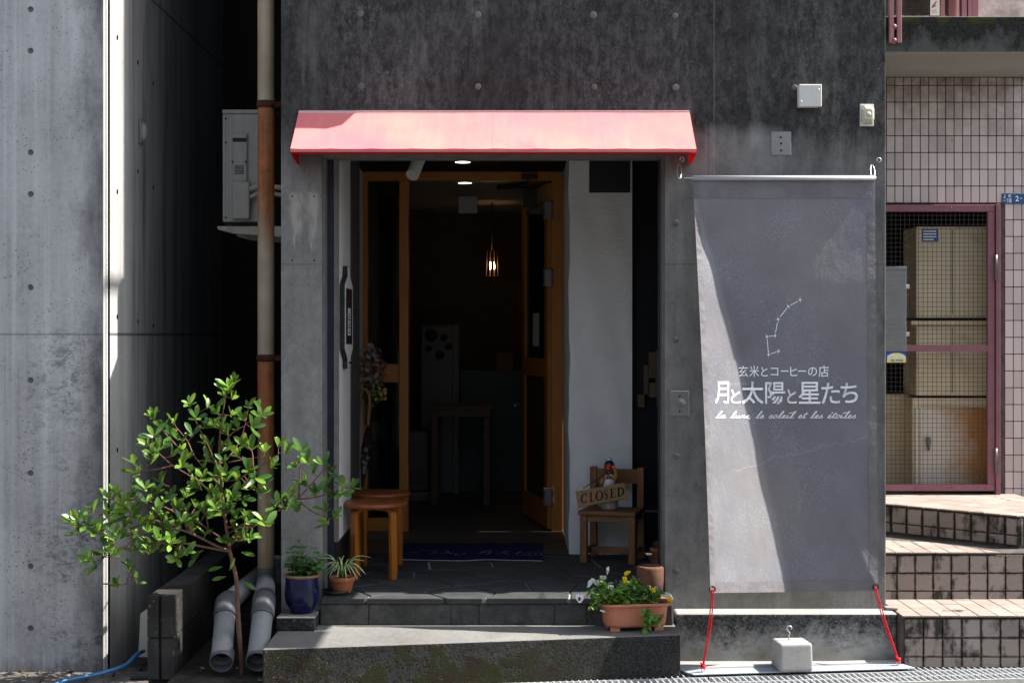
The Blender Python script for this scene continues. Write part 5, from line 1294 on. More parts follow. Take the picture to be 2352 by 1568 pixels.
for k in range(13):
    zz = zt_-.25-k*.0135*1.0
    if zz < zb_+.18: break
    b0 = len(V); w_ = hw*(.12+.1*((k*7)%3)); V += [(XP+.0296,yc-w_,zz),(XP+.0296,yc+w_,zz),(XP+.0296,yc+w_,zz+.006),(XP+.0296,yc-w_,zz+.006)]; F.append((b0,b0+1,b0+2,b0+3))
o = put('lettering', MB().add(V,F), MAT['print_black'], fc); o['kind'] = 'stuff'
V, F = [], []
for st in ([(-.25,zt_-.165),(-.1,zt_-.14),(.0,zt_-.165),(.15,zt_-.155),(.3,zt_-.15)],[(-.2,zt_-.19),(0,zt_-.175),(.2,zt_-.19),(0,zt_-.205),(-.2,zt_-.19)]):
    vs, fs = ribbon([(yc+a*hw,z) for a,z in st], .005); b0 = len(V); V += [(XP+.0290,v[0],v[1]) for v in vs]; F += [tuple(i+b0 for i in f) for f in fs]
o = put('red_emblem', MB().add(V,F), MAT['print_red'], fc); o['kind'] = 'stuff'
put('spout', MB().tube([(XP+.026,yc,zb_+.03),(XP+.05,yc,zb_+.03),(XP+.055,yc-.02,zb_+.01)], .006, 8), MAT['black_metal'], bs)

# ---- umbrella and dried flowers
um = thing('umbrella', 'brown patterned umbrella with curved wooden handle leaning beside the side window', 'umbrella', P(838,1130,9.3))
ua, ubb = P(846,978,9.30), P(831,1128,9.12)
ur = [.012,.020,.026,.030,.029,.024,.016,.010,.006]
put('canopy', MB().tube([ua.lerp(ubb, k/8) for k in range(9)], ur, 9), MAT['umbrella'], um)
put('handle', MB().tube(smooth_path([P(845,980,9.30),P(848,940,9.31),P(849,915,9.32),P(846,901,9.33),P(838,893,9.34),P(831,899,9.35),P(829,912,9.35)], 4), .0085, 10), MAT['wood_handle'], um)
put('tip', MB().tube([ubb, ubb+(ubb-ua)*.06], [.005,.003], 8), MAT['black_metal'], um)
bq = thing('dried_bouquet', 'dried pink and cream flower bouquet hanging beside the side window', 'bouquet', P(850,860,9.42))
rq = random.Random(5)
def petals(n, cx, cy, rx, ry, size, ydep):
    mb = MB()
    for k in range(n):
        a = rq.uniform(0,2*math.pi); q = math.sqrt(rq.random()); c = P(cx+rx*q*math.cos(a), cy+ry*q*math.sin(a), ydep+rq.uniform(-.07,.07))
        u = Vector((rq.uniform(-1,1),rq.uniform(-1,1),rq.uniform(-1,1))).normalized(); v = u.cross(Vector((rq.uniform(-1,1),rq.uniform(-1,1),rq.uniform(-1,1)))).normalized(); s_ = size*rq.uniform(.6,1.3)
        mb.add([c-u*s_, c+v*s_*.6, c+u*s_+u.cross(v)*s_*.3, c-v*s_*.6], [(0,1,2,3)])
    return mb
for nm, args, mtn in (('pink_heads', (330,858,848,30,52,.014,9.45),'dried_pink'),('cream_heads',(90,845,850,24,60,.024,9.40),'dried_pale'),('yellow_heads',(34,872,905,16,16,.016,9.38),'dried_yellow'),('leaves',(80,852,905,24,30,.022,9.44),'leaf_mint')):
    o = put(nm, petals(*args), MAT[mtn], bq); o['kind'] = 'stuff'
for k in range(6):
    put('stem', MB().tube([P(842+k*5,830+rq.uniform(-10,10),9.45), P(838+k*2,975,9.46)], .003, 6), MAT['twig_red'], bq)
wv = solo('hanging_cloth', MB().grid(lambda u, v: P(853+38*u, 965+45*v+5*math.sin(u*3), 10.05+.02*math.sin(u*9)), 8, 4), MAT['dried_pale'], 'pale cloth seen through the lower side window', 'cloth')

# ---- lamps of the entrance
sp = thing('spotlight', 'white cylindrical spotlight tilted under the entrance ceiling', 'spotlight', (X(960,8.9), 8.9, 2.618))
ca, cb = P(971,346,8.78), P(947,403,8.62)
put('housing', MB().tube([ca, ca.lerp(cb,.12), ca.lerp(cb,.13), cb], [.033,.037,.037,.037], 28), MAT['white_paint'], sp)
put('stem', MB().tube([(X(966,8.9),8.9,2.617), tuple(ca.lerp(cb,.3))], .007, 8), MAT['white_paint'], sp)
for px, py, lb_ in ((1063,372,'round lit downlight in the black entrance ceiling'),(1068,420,'round lit downlight in the ceiling of the room behind the door')):
    yy = FPX*(2.618-CAMZ)/(HY-py); t = thing('downlight', lb_, 'downlight', (X(px,yy),yy,2.6175), 'recessed downlights')
    put('rim', MB().lathe([(.046,-.001),(.058,-.003),(.060,0)], 32, (X(px,yy),yy,2.6175)), MAT['black_metal'] if py < 400 else MAT['white_paint'], t)
    put('lens', MB().lathe([(.0001,-.002),(.045,-.002)], 32, (X(px,yy),yy,2.6175)), MAT['lamp_white'], t)
# scrap wood on the navy panel
sw_ = [(1478,1489,838,905),(1489,1513,808,868),(1505,1528,802,880),(1490,1511,878,912),(1508,1530,880,935),(1464,1480,905,935)]
for k, (a, b, c, d) in enumerate(sw_):
    names = ['narrow dark scrap of wood hung at the left edge of the cluster','tall wooden scrap at the middle of the cluster','upper right wooden scrap of the cluster beside the pillar','small square wooden scrap low in the cluster','lower right wooden scrap half hidden by the pillar','small square wooden scrap lowest on the navy panel']
    x0, x1 = X(a,8.79), X(b,8.79)
    solo('wood_scrap', bbox(x0,min(x1,.866),8.762-.006*(k%3),8.799,Z(d,8.79),Z(c,8.79),.003,1), MAT['wood_scrap'], names[k], 'wood piece', 'wood scraps on the navy panel')

# ---- gloomy room furnishings
def ibox(name, label, cat, px0, px1, py0, py1, Y, dep, mat, off=.006):
    return solo(name, bbox(X(px0,Y),X(px1,Y),Y,Y+dep,Z(py1,Y),Z(py0,Y),off,2), MAT[mat], label, cat)
fz = thing('refrigerator', 'white refrigerator with magnets in the dark room', 'refrigerator', (X(1010,12.0),12.0,.317))
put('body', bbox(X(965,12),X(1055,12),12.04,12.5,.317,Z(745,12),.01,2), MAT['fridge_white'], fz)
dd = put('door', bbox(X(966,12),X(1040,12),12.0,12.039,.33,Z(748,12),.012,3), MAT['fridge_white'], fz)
for px, py, r_ in ((990,770,.05),(1020,775,.03),(985,800,.025),(1010,815,.035),(1030,795,.03)):
    put('magnet', MB().lathe([(.0001,-.006),(r_*.9,-.005),(r_,0)], 16), MAT['wall_dark'], dd, loc=(X(px,12),11.999,Z(py,12)), rot=(-math.pi/2,0,0))
ct = solo('counter', bbox(X(1056,12.2),X(1205,12.2),12.2,12.8,.317,Z(852,12.2),.008,2), MAT['interior_teal'], 'dark teal counter at the back of the room', 'counter')
ibox('wooden_box', 'brown wooden box standing on the dark counter', 'box', 1140,1180,810,851.5,12.3,.2,'wood_dark')
tb_ = thing('wooden_table', 'brown wooden table in the dark room', 'table', (X(1056,11.2),11.2,.317))
put('top', bbox(X(985,11.2),X(1130,11.2),11.2,11.8,Z(941,11.2),Z(934,11.2),.003), MAT['wood_dark'], tb_)
put('apron', bbox(X(990,11.2),X(1125,11.2),11.215,11.235,Z(957,11.2),Z(941.2,11.2),.002), MAT['wood_dark'], tb_)
for px in (990,1110):
    for yy in (11.215,11.74): put('leg', bbox(X(px,11.2),X(px+15,11.2),yy,yy+.05,.317,Z(957.5,11.2),.003), MAT['wood_dark'], tb_)
ht = thing('room_heater', 'white upright room heater just inside the doorway', 'heater', (X(958,11.5),11.5,.317))
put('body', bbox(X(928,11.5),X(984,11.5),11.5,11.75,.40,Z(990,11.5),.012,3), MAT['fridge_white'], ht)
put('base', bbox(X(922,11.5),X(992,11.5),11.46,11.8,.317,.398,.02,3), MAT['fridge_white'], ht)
for k in range(6): put('grille_slot', MB().box(X(945+k*5,11.5),X(947+k*5,11.5),11.496,11.50,.45,.55), MAT['wall_dark'], ht)
ibox('ceiling_unit', 'white square unit hanging below the room ceiling', 'ceiling unit', 1053,1096,440,489,11.5,.05,'white_paint')
pn = thing('pendant_lamp', 'lit pendant lamp with slatted wooden shade in the dark room', 'pendant lamp', P(1130,640,12.0))
cl = P(1130,604,12.0)
put('cord', MB().tube([(cl.x,cl.y,cl.z+.10),(cl.x,cl.y,2.617)], .004, 6), MAT['black_metal'], pn)
put('bulb', ball((cl.x,cl.y,cl.z-.02), .027, 1, 1, 1.2), MAT['bulb_warm'], pn)
for k in range(11):
    a = 2*math.pi*(k+.35)/11; c = Vector((cl.x+.058*math.cos(a), cl.y+.058*math.sin(a), cl.z))
    t_ = Vector((-math.sin(a), math.cos(a), 0)); n_ = Vector((math.cos(a), math.sin(a), 0)); w_ = .0115
    vs = [c+t_*w_*s1+n_*.002*s2+Vector((0,0,.10*s3))-n_*.008*(s3>0) for s3 in (-1,1) for s1, s2 in ((-1,-1),(1,-1),(1,1),(-1,1))]
    put('slat', MB().add(vs, [(0,3,2,1),(4,5,6,7),(0,1,5,4),(1,2,6,5),(2,3,7,6),(3,0,4,7)]), MAT['shade_slat'], pn)
put('shade_ring', MB().tube([(cl.x+.053*math.cos(a), cl.y+.053*math.sin(a), cl.z+.098) for a in [k*math.pi/8 for k in range(17)]], .003, 6, False), MAT['shade_slat'], pn)

# ================================================================== POTS AND PLANTS
def leafmesh(L, W, fold=.25, curl=.2, tip=.35, n=6, mats=None, blunt=True):
    """leaf along +Y, midrib folded, curling down"""
    mb = MB(); vs = []
    for i in range(n+1):
        t = i/n
        w = W*.5*(t**.8*(1-t**2.6)**.75)/.56 if blunt else W*.5*math.sin(math.pi*t**.75)
        if i == 0: w = W*.06
        if i == n: w = W*.03
        y = L*t*(1-.08*curl*t); z = -curl*L*t*t
        vs += [(-w, y, z+fold*w), (0, y, z), (w, y, z+fold*w)]
    fs = []
    for i in range(n):
        b = 3*i; fs += [(b,b+1,b+4,b+3),(b+1,b+2,b+5,b+4)]
    mb.add(vs, fs, True); return mb
def leafmat4(base, d, up, scale):
    """matrix with leaf Y along d, Z near up"""
    y = d.normalized(); x = y.cross(up)
    if x.length < 1e-4: x = Vector((1,0,0))
    x.normalize(); z = x.cross(y); M_ = Matrix((x, y, z)).transposed().to_4x4(); M_.translation = base
    return M_ @ Matrix.Scale(scale, 4)

# ---- shrub in front of the passage
sh = thing('green_shrub', 'glossy green leafy shrub growing beside the drain pipes', 'shrub', (X(553,7.02), 7.02, 0))
def zs(x, y): return (126.7+.3233*x, 844.8+.3233*y)         # crop of the photo -> photo pixels
rs = random.Random(11)
def SP(x, y, Y): a = zs(x, y); return P(a[0], a[1], Y)
TY = 7.0
trunk = [P(556,1545,7.02), P(552,1490,7.02), P(547,1420,7.01), SP(1290,1530,7.0), SP(1270,1420,7.0), SP(1240,1300,TY)]
trunk[0].z = .0
main = [SP(1240,1300,TY), SP(1215,1130,TY), SP(1195,960,TY), SP(1175,760,TY), SP(1165,560,TY), SP(1190,330,TY), SP(1215,180,TY)]
br = [  # branches of the skeleton, (points, depth)
 (main, [0]*7),
 ([(1240,1300),(1120,1250),(1000,1190),(850,1140),(700,1160),(560,1165),(380,1165),(180,1115)], [0,-.04,-.08,-.12,-.14,-.15,-.16,-.16]),
 ([(1230,1300),(1060,1270),(920,1245),(760,1240),(640,1290),(480,1280),(350,1340)], [0,-.05,-.1,-.14,-.16,-.17,-.18]),
 ([(640,1290),(600,1400),(560,1470),(500,1530)], [-.16,-.17,-.17,-.17]),
 ([(1220,1230),(1080,1140),(960,1040),(840,900),(810,840)], [0,.03,.06,.06,.06]),
 ([(1000,1190),(880,1050),(760,980),(600,930),(480,950),(400,930)], [-.08,-.10,-.12,-.13,-.14,-.14]),
 ([(860,1120),(700,1080),(560,1060),(380,1040),(280,1030)], [-.12,-.1,-.08,-.06,-.05]),
 ([(1205,1040),(1050,830),(930,750),(820,680),(700,560),(690,460)], [0,-.05,-.09,-.12,-.14,-.14]),
 ([(1185,850),(1000,640),(940,520),(860,420),(850,390)], [0,.05,.08,.1,.1]),
 ([(870,560),(760,440),(720,380)], [.09,.08,.08]),
 ([(1175,760),(1090,560),(1010,400),(960,290)], [0,-.04,-.08,-.10]),
 ([(1165,580),(1260,460),(1360,400),(1440,310)], [0,-.02,-.04,-.05]),
 ([(1175,680),(1260,600),(1330,470),(1370,300)], [0,.06,.09,.1]),
 ([(1190,900),(1320,780),(1420,720),(1540,640),(1640,580)], [0,-.05,-.08,-.1,-.1]),
 ([(1230,670),(1400,640),(1480,630)], [.05,.05,.05]), ([(1410,740),(1400,600),(1380,570)], [-.08,-.06,-.06]),
 ([(1215,1130),(1400,1110),(1550,1030),(1680,960),(1760,890),(1850,790),(1930,700)], [0,.02,.04,.05,.05,.05,.05]),
 ([(1730,920),(1740,740),(1760,600)], [.05,.06,.06]), ([(1730,930),(1830,920),(1960,890),(2060,850)], [.05,.04,.03,.02]),
 ([(1740,950),(1830,1020),(1930,1060)], [.05,.04,.03]),
 ([(1225,1180),(1300,1140),(1400,1130),(1470,1090)], [0,-.08,-.12,-.13]), ([(1235,1280),(1280,1210),(1290,1180)], [0,-.12,-.16]),
 ([(1100,1180),(1080,1090),(1075,1030)], [-.02,-.1,-.13]), ([(800,1140),(780,1080)], [-.12,-.18]), ([(900,1240),(880,1290)], [-.1,-.18]),
 ([(840,690),(720,720),(620,725)], [-.12,-.13,-.13])]
nodes = []
tm_ = MB(); tm_.tube(smooth_path(trunk, 4), [.0125-.004*i/20 for i in range(21)], 10)
put('trunk', tm_, MAT['bark'], sh)
for bi, (pts, dep) in enumerate(br):
    P3 = pts if bi == 0 else [SP(a, b, TY+d) for (a, b), d in zip(pts, dep)]
    pth = smooth_path(P3, 5); n = len(pth); r0 = .0085 if bi == 0 else (.0065 if len(pts) > 6 else .0042)
    put('branch', MB().tube(pth, [r0*(1-.72*i/(n-1)) for i in range(n)], 7), MAT['bark'] if bi in (0,1,2) else MAT['twig_red'], sh)
    nodes += [(p, bi) for p in pth]
WH = """1235 130,1270 105,1195 195,1265 215,1225 170,960 250,1085 275,1370 280,1440 275,1475 330,700 345,840 390,1000 350,1150 320,1330 365,1400 420,700 480,780 415,820 465,900 510,1180 420,1300 430,660 545,690 600,740 570,975 470,1060 415,1100 550,1190 590,1240 555,1390 570,1490 590,1585 550,1640 590,1755 585,1715 690,1790 665,1830 740,1905 680,1945 735,565 670,590 740,830 620,680 660,905 690,960 735,1160 680,1220 740,1220 800,1180 855,1290 780,1380 720,1420 780,1455 805,1540 690,1780 830,1850 885,1920 840,2040 835,2110 845,2040 885,1980 900,1680 900,1730 990,1640 1000,1580 970,1925 1010,1985 1060,1930 1095,640 850,560 870,430 900,385 925,520 930,470 970,700 885,750 805,830 900,930 910,850 990,780 950,940 1000,650 950,600 1000,270 1010,210 1060,150 1075,115 1100,160 1165,240 1110,370 1010,320 1150,400 1100,290 1165,500 1110,560 1050,640 1090,700 1065,780 1130,850 1120,960 1080,1020 1100,1060 1015,1120 1045,1210 1000,1280 1065,1350 1050,1400 1100,1480 1080,1500 1115,1280 1150,1300 1210,1260 1240,1345 1220,1385 1195,1215 1235,740 1220,830 1190,870 1275,930 1310,860 1350,560 1200,420 1225,480 1200,545 1290,640 1230,600 1270,240 1370,340 1330,280 1410,380 1290,420 1315,670 1310,530 1430,440 1530,580 1525,1160 930,1260 900,1330 850,1090 960,1180 1040,760 1060,880 1040,500 1150,660 1160,1100 650,1220 460,1260 330,930 640,1350 550,1050 780,1400 850,690 1250,820 1240,1070 1180,450 1050,430 1180,1140 990,1120 880,1230 950,1340 930,1020 850,1250 1010,730 1020,900 1090,350 1230,1140 760,1060 700,1120 400,880 590,1300 620,980 830,1440 880,1200 660,760 1290,960 1160,600 1100,540 1000,1000 980"""
leaves = []; twigs = MB()
for k, s_ in enumerate(WH.replace('\n','').split(',')):
    a, b = [float(q) for q in s_.split()]
    # nearest skeleton node in the picture plane
    pr = SP(a, b, TY); best = min(nodes, key=lambda q: (q[0]-pr).xz.length_squared if hasattr(q[0],'xz') else (q[0].x-pr.x)**2+(q[0].z-pr.z)**2)
    bp = best[0]; Yw = bp.y + rs.uniform(-.09,.05)
    tip = SP(a, b, Yw); L = (tip-bp).length
    if L > .012:
        midp = bp.lerp(tip,.5)+Vector((0,0,-.1*L)); twigs.tube(smooth_path([bp, midp, tip], 3), [.0026,.0024,.0022,.0021,.0019,.0018,.0016], 5)
    ax = (tip-bp).normalized() if L > .012 else Vector((rs.uniform(-.6,.6),-.5,.6)).normalized()
    ax = (ax*.7 + Vector((rs.uniform(-.25,.25), -.30, .75))).normalized()
    n = rs.choice((4,5,5,6)); ph = rs.uniform(0, 6.28)
    e1 = ax.orthogonal().normalized(); e2 = ax.cross(e1)
    for q in range(n):
        th = ph + q*2.4; sp_ = rs.uniform(.35,1.05); 
        d = ax*math.cos(sp_) + (e1*math.cos(th)+e2*math.sin(th))*math.sin(sp_)
        base = tip - ax*(.004+.006*(q/n)*n*.5)
        young = (q == 0 and rs.random() < .4) or rs.random() < .22
        leaves.append((base, d, ax, rs.uniform(.55,1.22)*(.85 if young else 1), young))
for a, b, dx, dz in ((1190,1410,-.9,-.3),(1240,1440,.3,.7),(1215,1480,-.7,-.2),(1335,1520,.8,-.35),(1320,1305,.9,-.2),(1060,1290,-.8,-.4),(1020,1330,-.6,-.6)):
    bpt_ = SP(a, b, TY-.03); leaves.append((bpt_, Vector((dx,-.3,dz)), Vector((0,-.6,.8)), 1.05, False))
put('twigs', twigs, MAT['twig_red'], sh)['kind'] = 'stuff'
LM = []
for cfg in ((.070,.027,.28,.04),(.067,.025,.42,.14),(.072,.030,.22,.22),(.064,.026,.38,-.06)):
    for mtn in ('leaf_shrub','leaf_young','leaf_dark'):
        me = leafmesh(cfg[0], cfg[1], cfg[2], cfg[3]).mesh('leaf'); me.materials.append(MAT[mtn]); LM.append(me)
leaves.sort(key=lambda q: q[0].y)
rest = MB()
for i, (b, d, ax, s_, yg) in enumerate(leaves):
    M_ = leafmat4(b, d, ax, s_); kd = 1 if yg else (2 if rs.random() < .28 else 0); me = LM[rs.randrange(4)*3 + kd]
    if i < 300:
        o = bpy.data.objects.new('leaf', me); C.objects.link(o); o.parent = sh; o.matrix_parent_inverse = Matrix.Translation(-Vector(sh.location)); o.matrix_basis = M_
    else:
        rest.add([M_ @ v.co for v in me.vertices], [tuple(p.vertices) for p in me.polygons], True, kd)
o = put('foliage', rest, MAT['leaf_shrub'], sh); o.data.materials.append(MAT['leaf_young']); o.data.materials.append(MAT['leaf_dark']); o['kind'] = 'stuff'

# ---- blue pot with mint
bpX, bpY, bpZ = X(693,7.27), 7.27, .2505
bpot = thing('blue_pot', 'dark blue glazed pot on the small concrete block', 'pot', (bpX,bpY,bpZ))
put('body', MB().lathe([(.0001,.0),(.052,.0),(.056,.008),(.057,.016),(.066,.030),(.077,.055),(.0815,.085),(.0815,.115),(.078,.145),(.077,.168)], 40, (bpX,bpY,bpZ)), MAT['blue_glaze'], bpot)
put('rim', MB().lathe([(.077,.1682),(.083,.171),(.0845,.176),(.083,.181),(.077,.183),(.071,.181),(.070,.172)], 40, (bpX,bpY,bpZ)), MAT['glaze_rim'], bpot)
put('soil', MB().lathe([(.0001,.170),(.0705,.168)], 24, (bpX,bpY,bpZ)), MAT['soil'], bpot)
mp = thing('mint_plant', 'green mint growing in the dark blue pot', 'plant', (bpX,bpY,bpZ+.17))
rmn = random.Random(3)
mlm = [leafmesh(.040,.029,.25,c).mesh('leaf') for c in (.15,.4,.6)]
for me in mlm: me.materials.append(MAT['leaf_mint'])
for k, (px, py) in enumerate(((687,1245),(671,1282),(723,1260),(700,1278),(663,1300),(733,1290),(711,1300),(680,1310),(722,1312),(735,1305),(668,1262),(694,1260),(676,1295),(706,1290),(740,1278),(660,1285))):
    top = P(px, py, 7.27+rmn.uniform(-.05,.03)); bot = Vector((bpX+(top.x-bpX)*.45, 7.27+rmn.uniform(-.04,.03), bpZ+.168))
    pth = smooth_path([bot, bot.lerp(top,.5)+Vector((rmn.uniform(-.01,.01),0,.01)), top], 5)
    put('stem', MB().tube(pth, .0018, 6), MAT['stem_mint'], mp)
    npair = 4 if py > 1290 else 6
    for q in range(npair):
        t = pth[min(len(pth)-1, int((q+1.2)/(npair+.2)*(len(pth)-1)))]
        for sd in (0,1):
            a = q*1.57+sd*math.pi+rmn.uniform(-.4,.4)+k; d = Vector((math.cos(a), math.sin(a)*.9, .25 if q < npair-1 else .6))
            o = bpy.data.objects.new('leaf', mlm[rmn.randrange(3)]); C.objects.link(o); o.parent = mp; o.matrix_parent_inverse = Matrix.Translation(-Vector(mp.location)); o.matrix_basis = leafmat4(t, d, Vector((0,-.3,1)), rmn.uniform(.75,1.15)*(.7 if q == npair-1 else 1))

# ---- spider plant
spX, spY, spZ = X(786,7.41), 7.41, .317
sc2 = thing('black_saucer', 'black plastic saucer under the spider plant pot', 'saucer', (spX-.03,spY,spZ))
put('dish', MB().lathe([(.0001,.002),(.062,.0),(.066,.004),(.069,.018),(.066,.018),(.062,.006),(.0001,.005)], 32, (spX-.028,spY,spZ)), MAT['black_plastic'], sc2)
tp = thing('terracotta_pot', 'small terracotta pot on a black saucer by the doorway', 'pot', (spX,spY,spZ+.005))
put('body', MB().lathe([(.0001,.006),(.040,.006),(.044,.010),(.056,.058)], 36, (spX,spY,spZ)), MAT['terracotta'], tp)
put('rim', MB().lathe([(.056,.0582),(.0615,.060),(.0625,.082),(.059,.083),(.056,.070)], 36, (spX,spY,spZ)), MAT['terracotta'], tp)
put('soil', MB().lathe([(.0001,.074),(.057,.072)], 20, (spX,spY,spZ)), MAT['soil'], tp)
spd = thing('spider_plant', 'striped spider plant in the small terracotta pot', 'plant', (spX,spY,spZ+.075))
rsp = random.Random(9)
tips = [(744,1270,-.02),(741,1281,-.04),(745,1296,-.05),(738,1307,-.06),(757,1322,-.09),(852,1279,.0),(838,1288,.02),(836,1312,-.06),(820,1328,-.10),(796,1333,-.12),(775,1326,-.11),(778,1279,.04),(805,1283,.05),(765,1290,.02),(815,1297,-.08),(760,1300,-.07),(790,1275,.06),(826,1300,-.03),(750,1310,-.03),(806,1318,-.10),(785,1310,-.11),(828,1322,-.06),(768,1312,-.09),(812,1290,.0),(745,1330,.0),(840,1318,-.02),(798,1300,-.09),(770,1285,-.03)]
for k, (px, py, dy) in enumerate(tips):
    tipp = P(px, py, spY+dy); base = Vector((spX+rsp.uniform(-.012,.012), spY+rsp.uniform(-.012,.008), spZ+.075)); L = (tipp-base).length
    mid_ = base.lerp(tipp,.45)+Vector((0,0,.030+.32*L*max(.15, 1-(tipp.z-base.z)/max(L,.01)))) ; pth = smooth_path([base, mid_, tipp], 5); n = len(pth); vs = []; w0 = rsp.uniform(.0042,.0062)
    for i, p in enumerate(pth):
        t = (pth[min(i+1,n-1)]-pth[max(i-1,0)]).normalized(); sd = t.cross(Vector((0,-.5,1)));
        if sd.length < .05: sd = Vector((1,0,0))
        sd.normalize(); nn = sd.cross(t); w = w0*(1-.75*(i/(n-1))**2.5)
        vs += [p-sd*w+nn*w*.3, p-sd*w*.42, p+sd*w*.42, p+sd*w+nn*w*.3]
    mb = MB()
    mb.add(vs, [(4*i,4*i+1,4*i+5,4*i+4) for i in range(n-1)]+[(4*i+2,4*i+3,4*i+7,4*i+6) for i in range(n-1)], True, 0)
    for i in range(n-1): mb.f.append((4*i+1,4*i+2,4*i+6,4*i+5)); mb.sm.append(True); mb.mi.append(1)
    o = put('blade', mb, MAT['blade_green'], spd); o.data.materials.append(MAT['blade_cream'])

# ---- terracotta coloured planter with pansies
plX, plY, plZ, plA = X(1457,7.19), 7.195, .1855, math.radians(9.5)
pt_ = thing('flower_planter', 'terracotta coloured plastic planter with ribbed sides on the step', 'planter', (plX,plY,plZ))
def rrect(hx_, hy_, r, n=8):
    out = []
    for cx_, cy_, a0 in ((hx_-r,hy_-r,0),(-hx_+r,hy_-r,math.pi/2),(-hx_+r,-hy_+r,math.pi),(hx_-r,-hy_+r,1.5*math.pi)):
        for k in range(n+1): a = a0+k*math.pi/2/n; out.append((cx_+r*math.cos(a), cy_+r*math.sin(a)))
    return out
def ringed(levels, rib=None):
    vs = []; n = None
    for hx_, hy_, r, z in levels:
        ring_ = rrect(hx_, hy_, r); m_ = []
        for i in range(len(ring_)):          # densify straight sides
            p, q = Vector(ring_[i]), Vector(ring_[(i+1)%len(ring_)]); seg = 24 if i % 9 == 8 else 1
            for k in range(seg): m_.append(p.lerp(q, k/seg))
        n = len(m_)
        for p in m_:
            d = p.copy(); s1 = 1.0
            if rib and rib[0] < z < rib[1]:
                ph = (abs(math.sin(p.x*math.pi/.028)) if abs(p.y) > hy_*.9 else abs(math.sin(p.y*math.pi/.028))); s1 = 1-.018*max(0, 1-ph*3.0)
            vs.append((p.x*s1, p.y*s1, z))
    k = len(levels); return vs, [(i*n+j, i*n+(j+1)%n, (i+1)*n+(j+1)%n, (i+1)*n+j) for i in range(k-1) for j in range(n)], n
vs, fs, n = ringed([(.128,.058,.04,.018),(.140,.068,.045,.022),(.144,.072,.045,.032),(.1445,.0722,.045,.036),(.150,.078,.046,.10),(.1505,.0785,.046,.104),(.152,.080,.046,.118)], (.034,.102))
mb = MB().add(vs, fs, True); mb.f.append(tuple(range(n))[::-1]); mb.sm.append(False); mb.mi.append(0)
put('trough', mb, MAT['planter_plastic'], pt_, loc=(plX,plY,plZ), rot=(0,0,plA))
vs, fs, n = ringed([(.152,.080,.046,.1182),(.166,.094,.05,.119),(.171,.099,.052,.124),(.170,.098,.052,.131),(.163,.091,.05,.134),(.153,.081,.046,.132),(.150,.078,.044,.118)])
put('rim', MB().add(vs, fs, True), MAT['planter_plastic'], pt_, loc=(plX,plY,plZ), rot=(0,0,plA))
for fx in (-.105,.105):
    for fy in (-.05,.05): put('foot', bbox(fx-.022,fx+.022,fy-.012,fy+.012,0,.0215,.003), MAT['planter_plastic'], pt_, loc=(plX,plY,plZ), rot=(0,0,plA))
ring_ = rrect(.150,.078,.044); put('soil', MB().add([(x,y,.112) for x,y in ring_],[tuple(range(len(ring_)))]), MAT['soil'], pt_, loc=(plX,plY,plZ), rot=(0,0,plA))
put('label_sticker', MB().add([P(1378,1399,7.055+.047),P(1389,1402,7.05+.042),P(1389.5,1406,7.05+.042),P(1379,1402.5,7.055+.045)],[(0,1,2,3)]), MAT['sticker_white'], pt_)
pz = thing('pansies', 'white and yellow pansies spilling from the terracotta coloured planter', 'flowers', (plX,plY,plZ+.13))
rp = random.Random(17)
def zp(x, y): return (1309.4+.11853*x, 1284.1+.11853*y)
lf = leafmesh(.027,.017,.35,.35, n=4); lvs, lfs = lf.v, lf.f
fol = MB(); fol2 = MB(); stm = MB()
def leafput(target, p, d, s_):
    M_ = leafmat4(p, d, Vector((rp.uniform(-.4,.4),-.4,1)), s_); target.add([M_ @ Vector(v) for v in lvs], lfs, True)
clus = [(620,480,45,60,26),(560,700,120,90,30),(760,640,90,90,40),(900,640,90,70,40),(1010,660,90,90,50),(1130,640,90,80,50),(840,790,100,60,45),(1050,790,110,60,50),(1240,760,90,60,45),(660,800,90,60,22),(1200,540,90,60,34),(1350,600,90,80,40),(1500,620,90,90,40),(1620,690,90,70,34),(1420,760,90,70,30),(700,540,70,50,22),(420,650,70,60,16),(540,830,50,40,14),(410,900,30,40,6),(1480,980,70,50,14),(1560,1080,110,60,22),(1480,1200,50,60,12),(1680,1180,60,50,10),(1480,1310,40,40,8),(1740,1090,40,50,8),(1730,620,50,60,12),(1700,800,40,30,8),(1080,500,90,50,26),(1290,420,60,40,14)]
for cx_, cy_, rx, ry, n in clus:
    for k in range(int(n*1.45)):
        a = rp.uniform(0,6.28); q = math.sqrt(rp.random()); x, y = cx_+rx*q*math.cos(a), cy_+ry*q*math.sin(a); g = zp(x, y)
        hang = y > 900; dep = plY + (-.115+rp.uniform(-.02,.01) if hang else rp.uniform(-.10,.07)) + (x-1230)*.11853/FPX*plY*.16
        d = Vector((rp.uniform(-1,1), rp.uniform(-1,.3), rp.uniform(-.5,.7) - (.5 if hang else 0)))
        leafput(fol2 if (x > 1150 and y < 760 and rp.random() < .75) or rp.random() < .2 else fol, P(g[0], g[1], dep), d, rp.uniform(.6,1.25))
o = put('foliage', fol, MAT['leaf_pansy'], pz); o['kind'] = 'stuff'; o = put('dark_foliage', fol2, MAT['leaf_pansy_dark'], pz); o['kind'] = 'stuff'
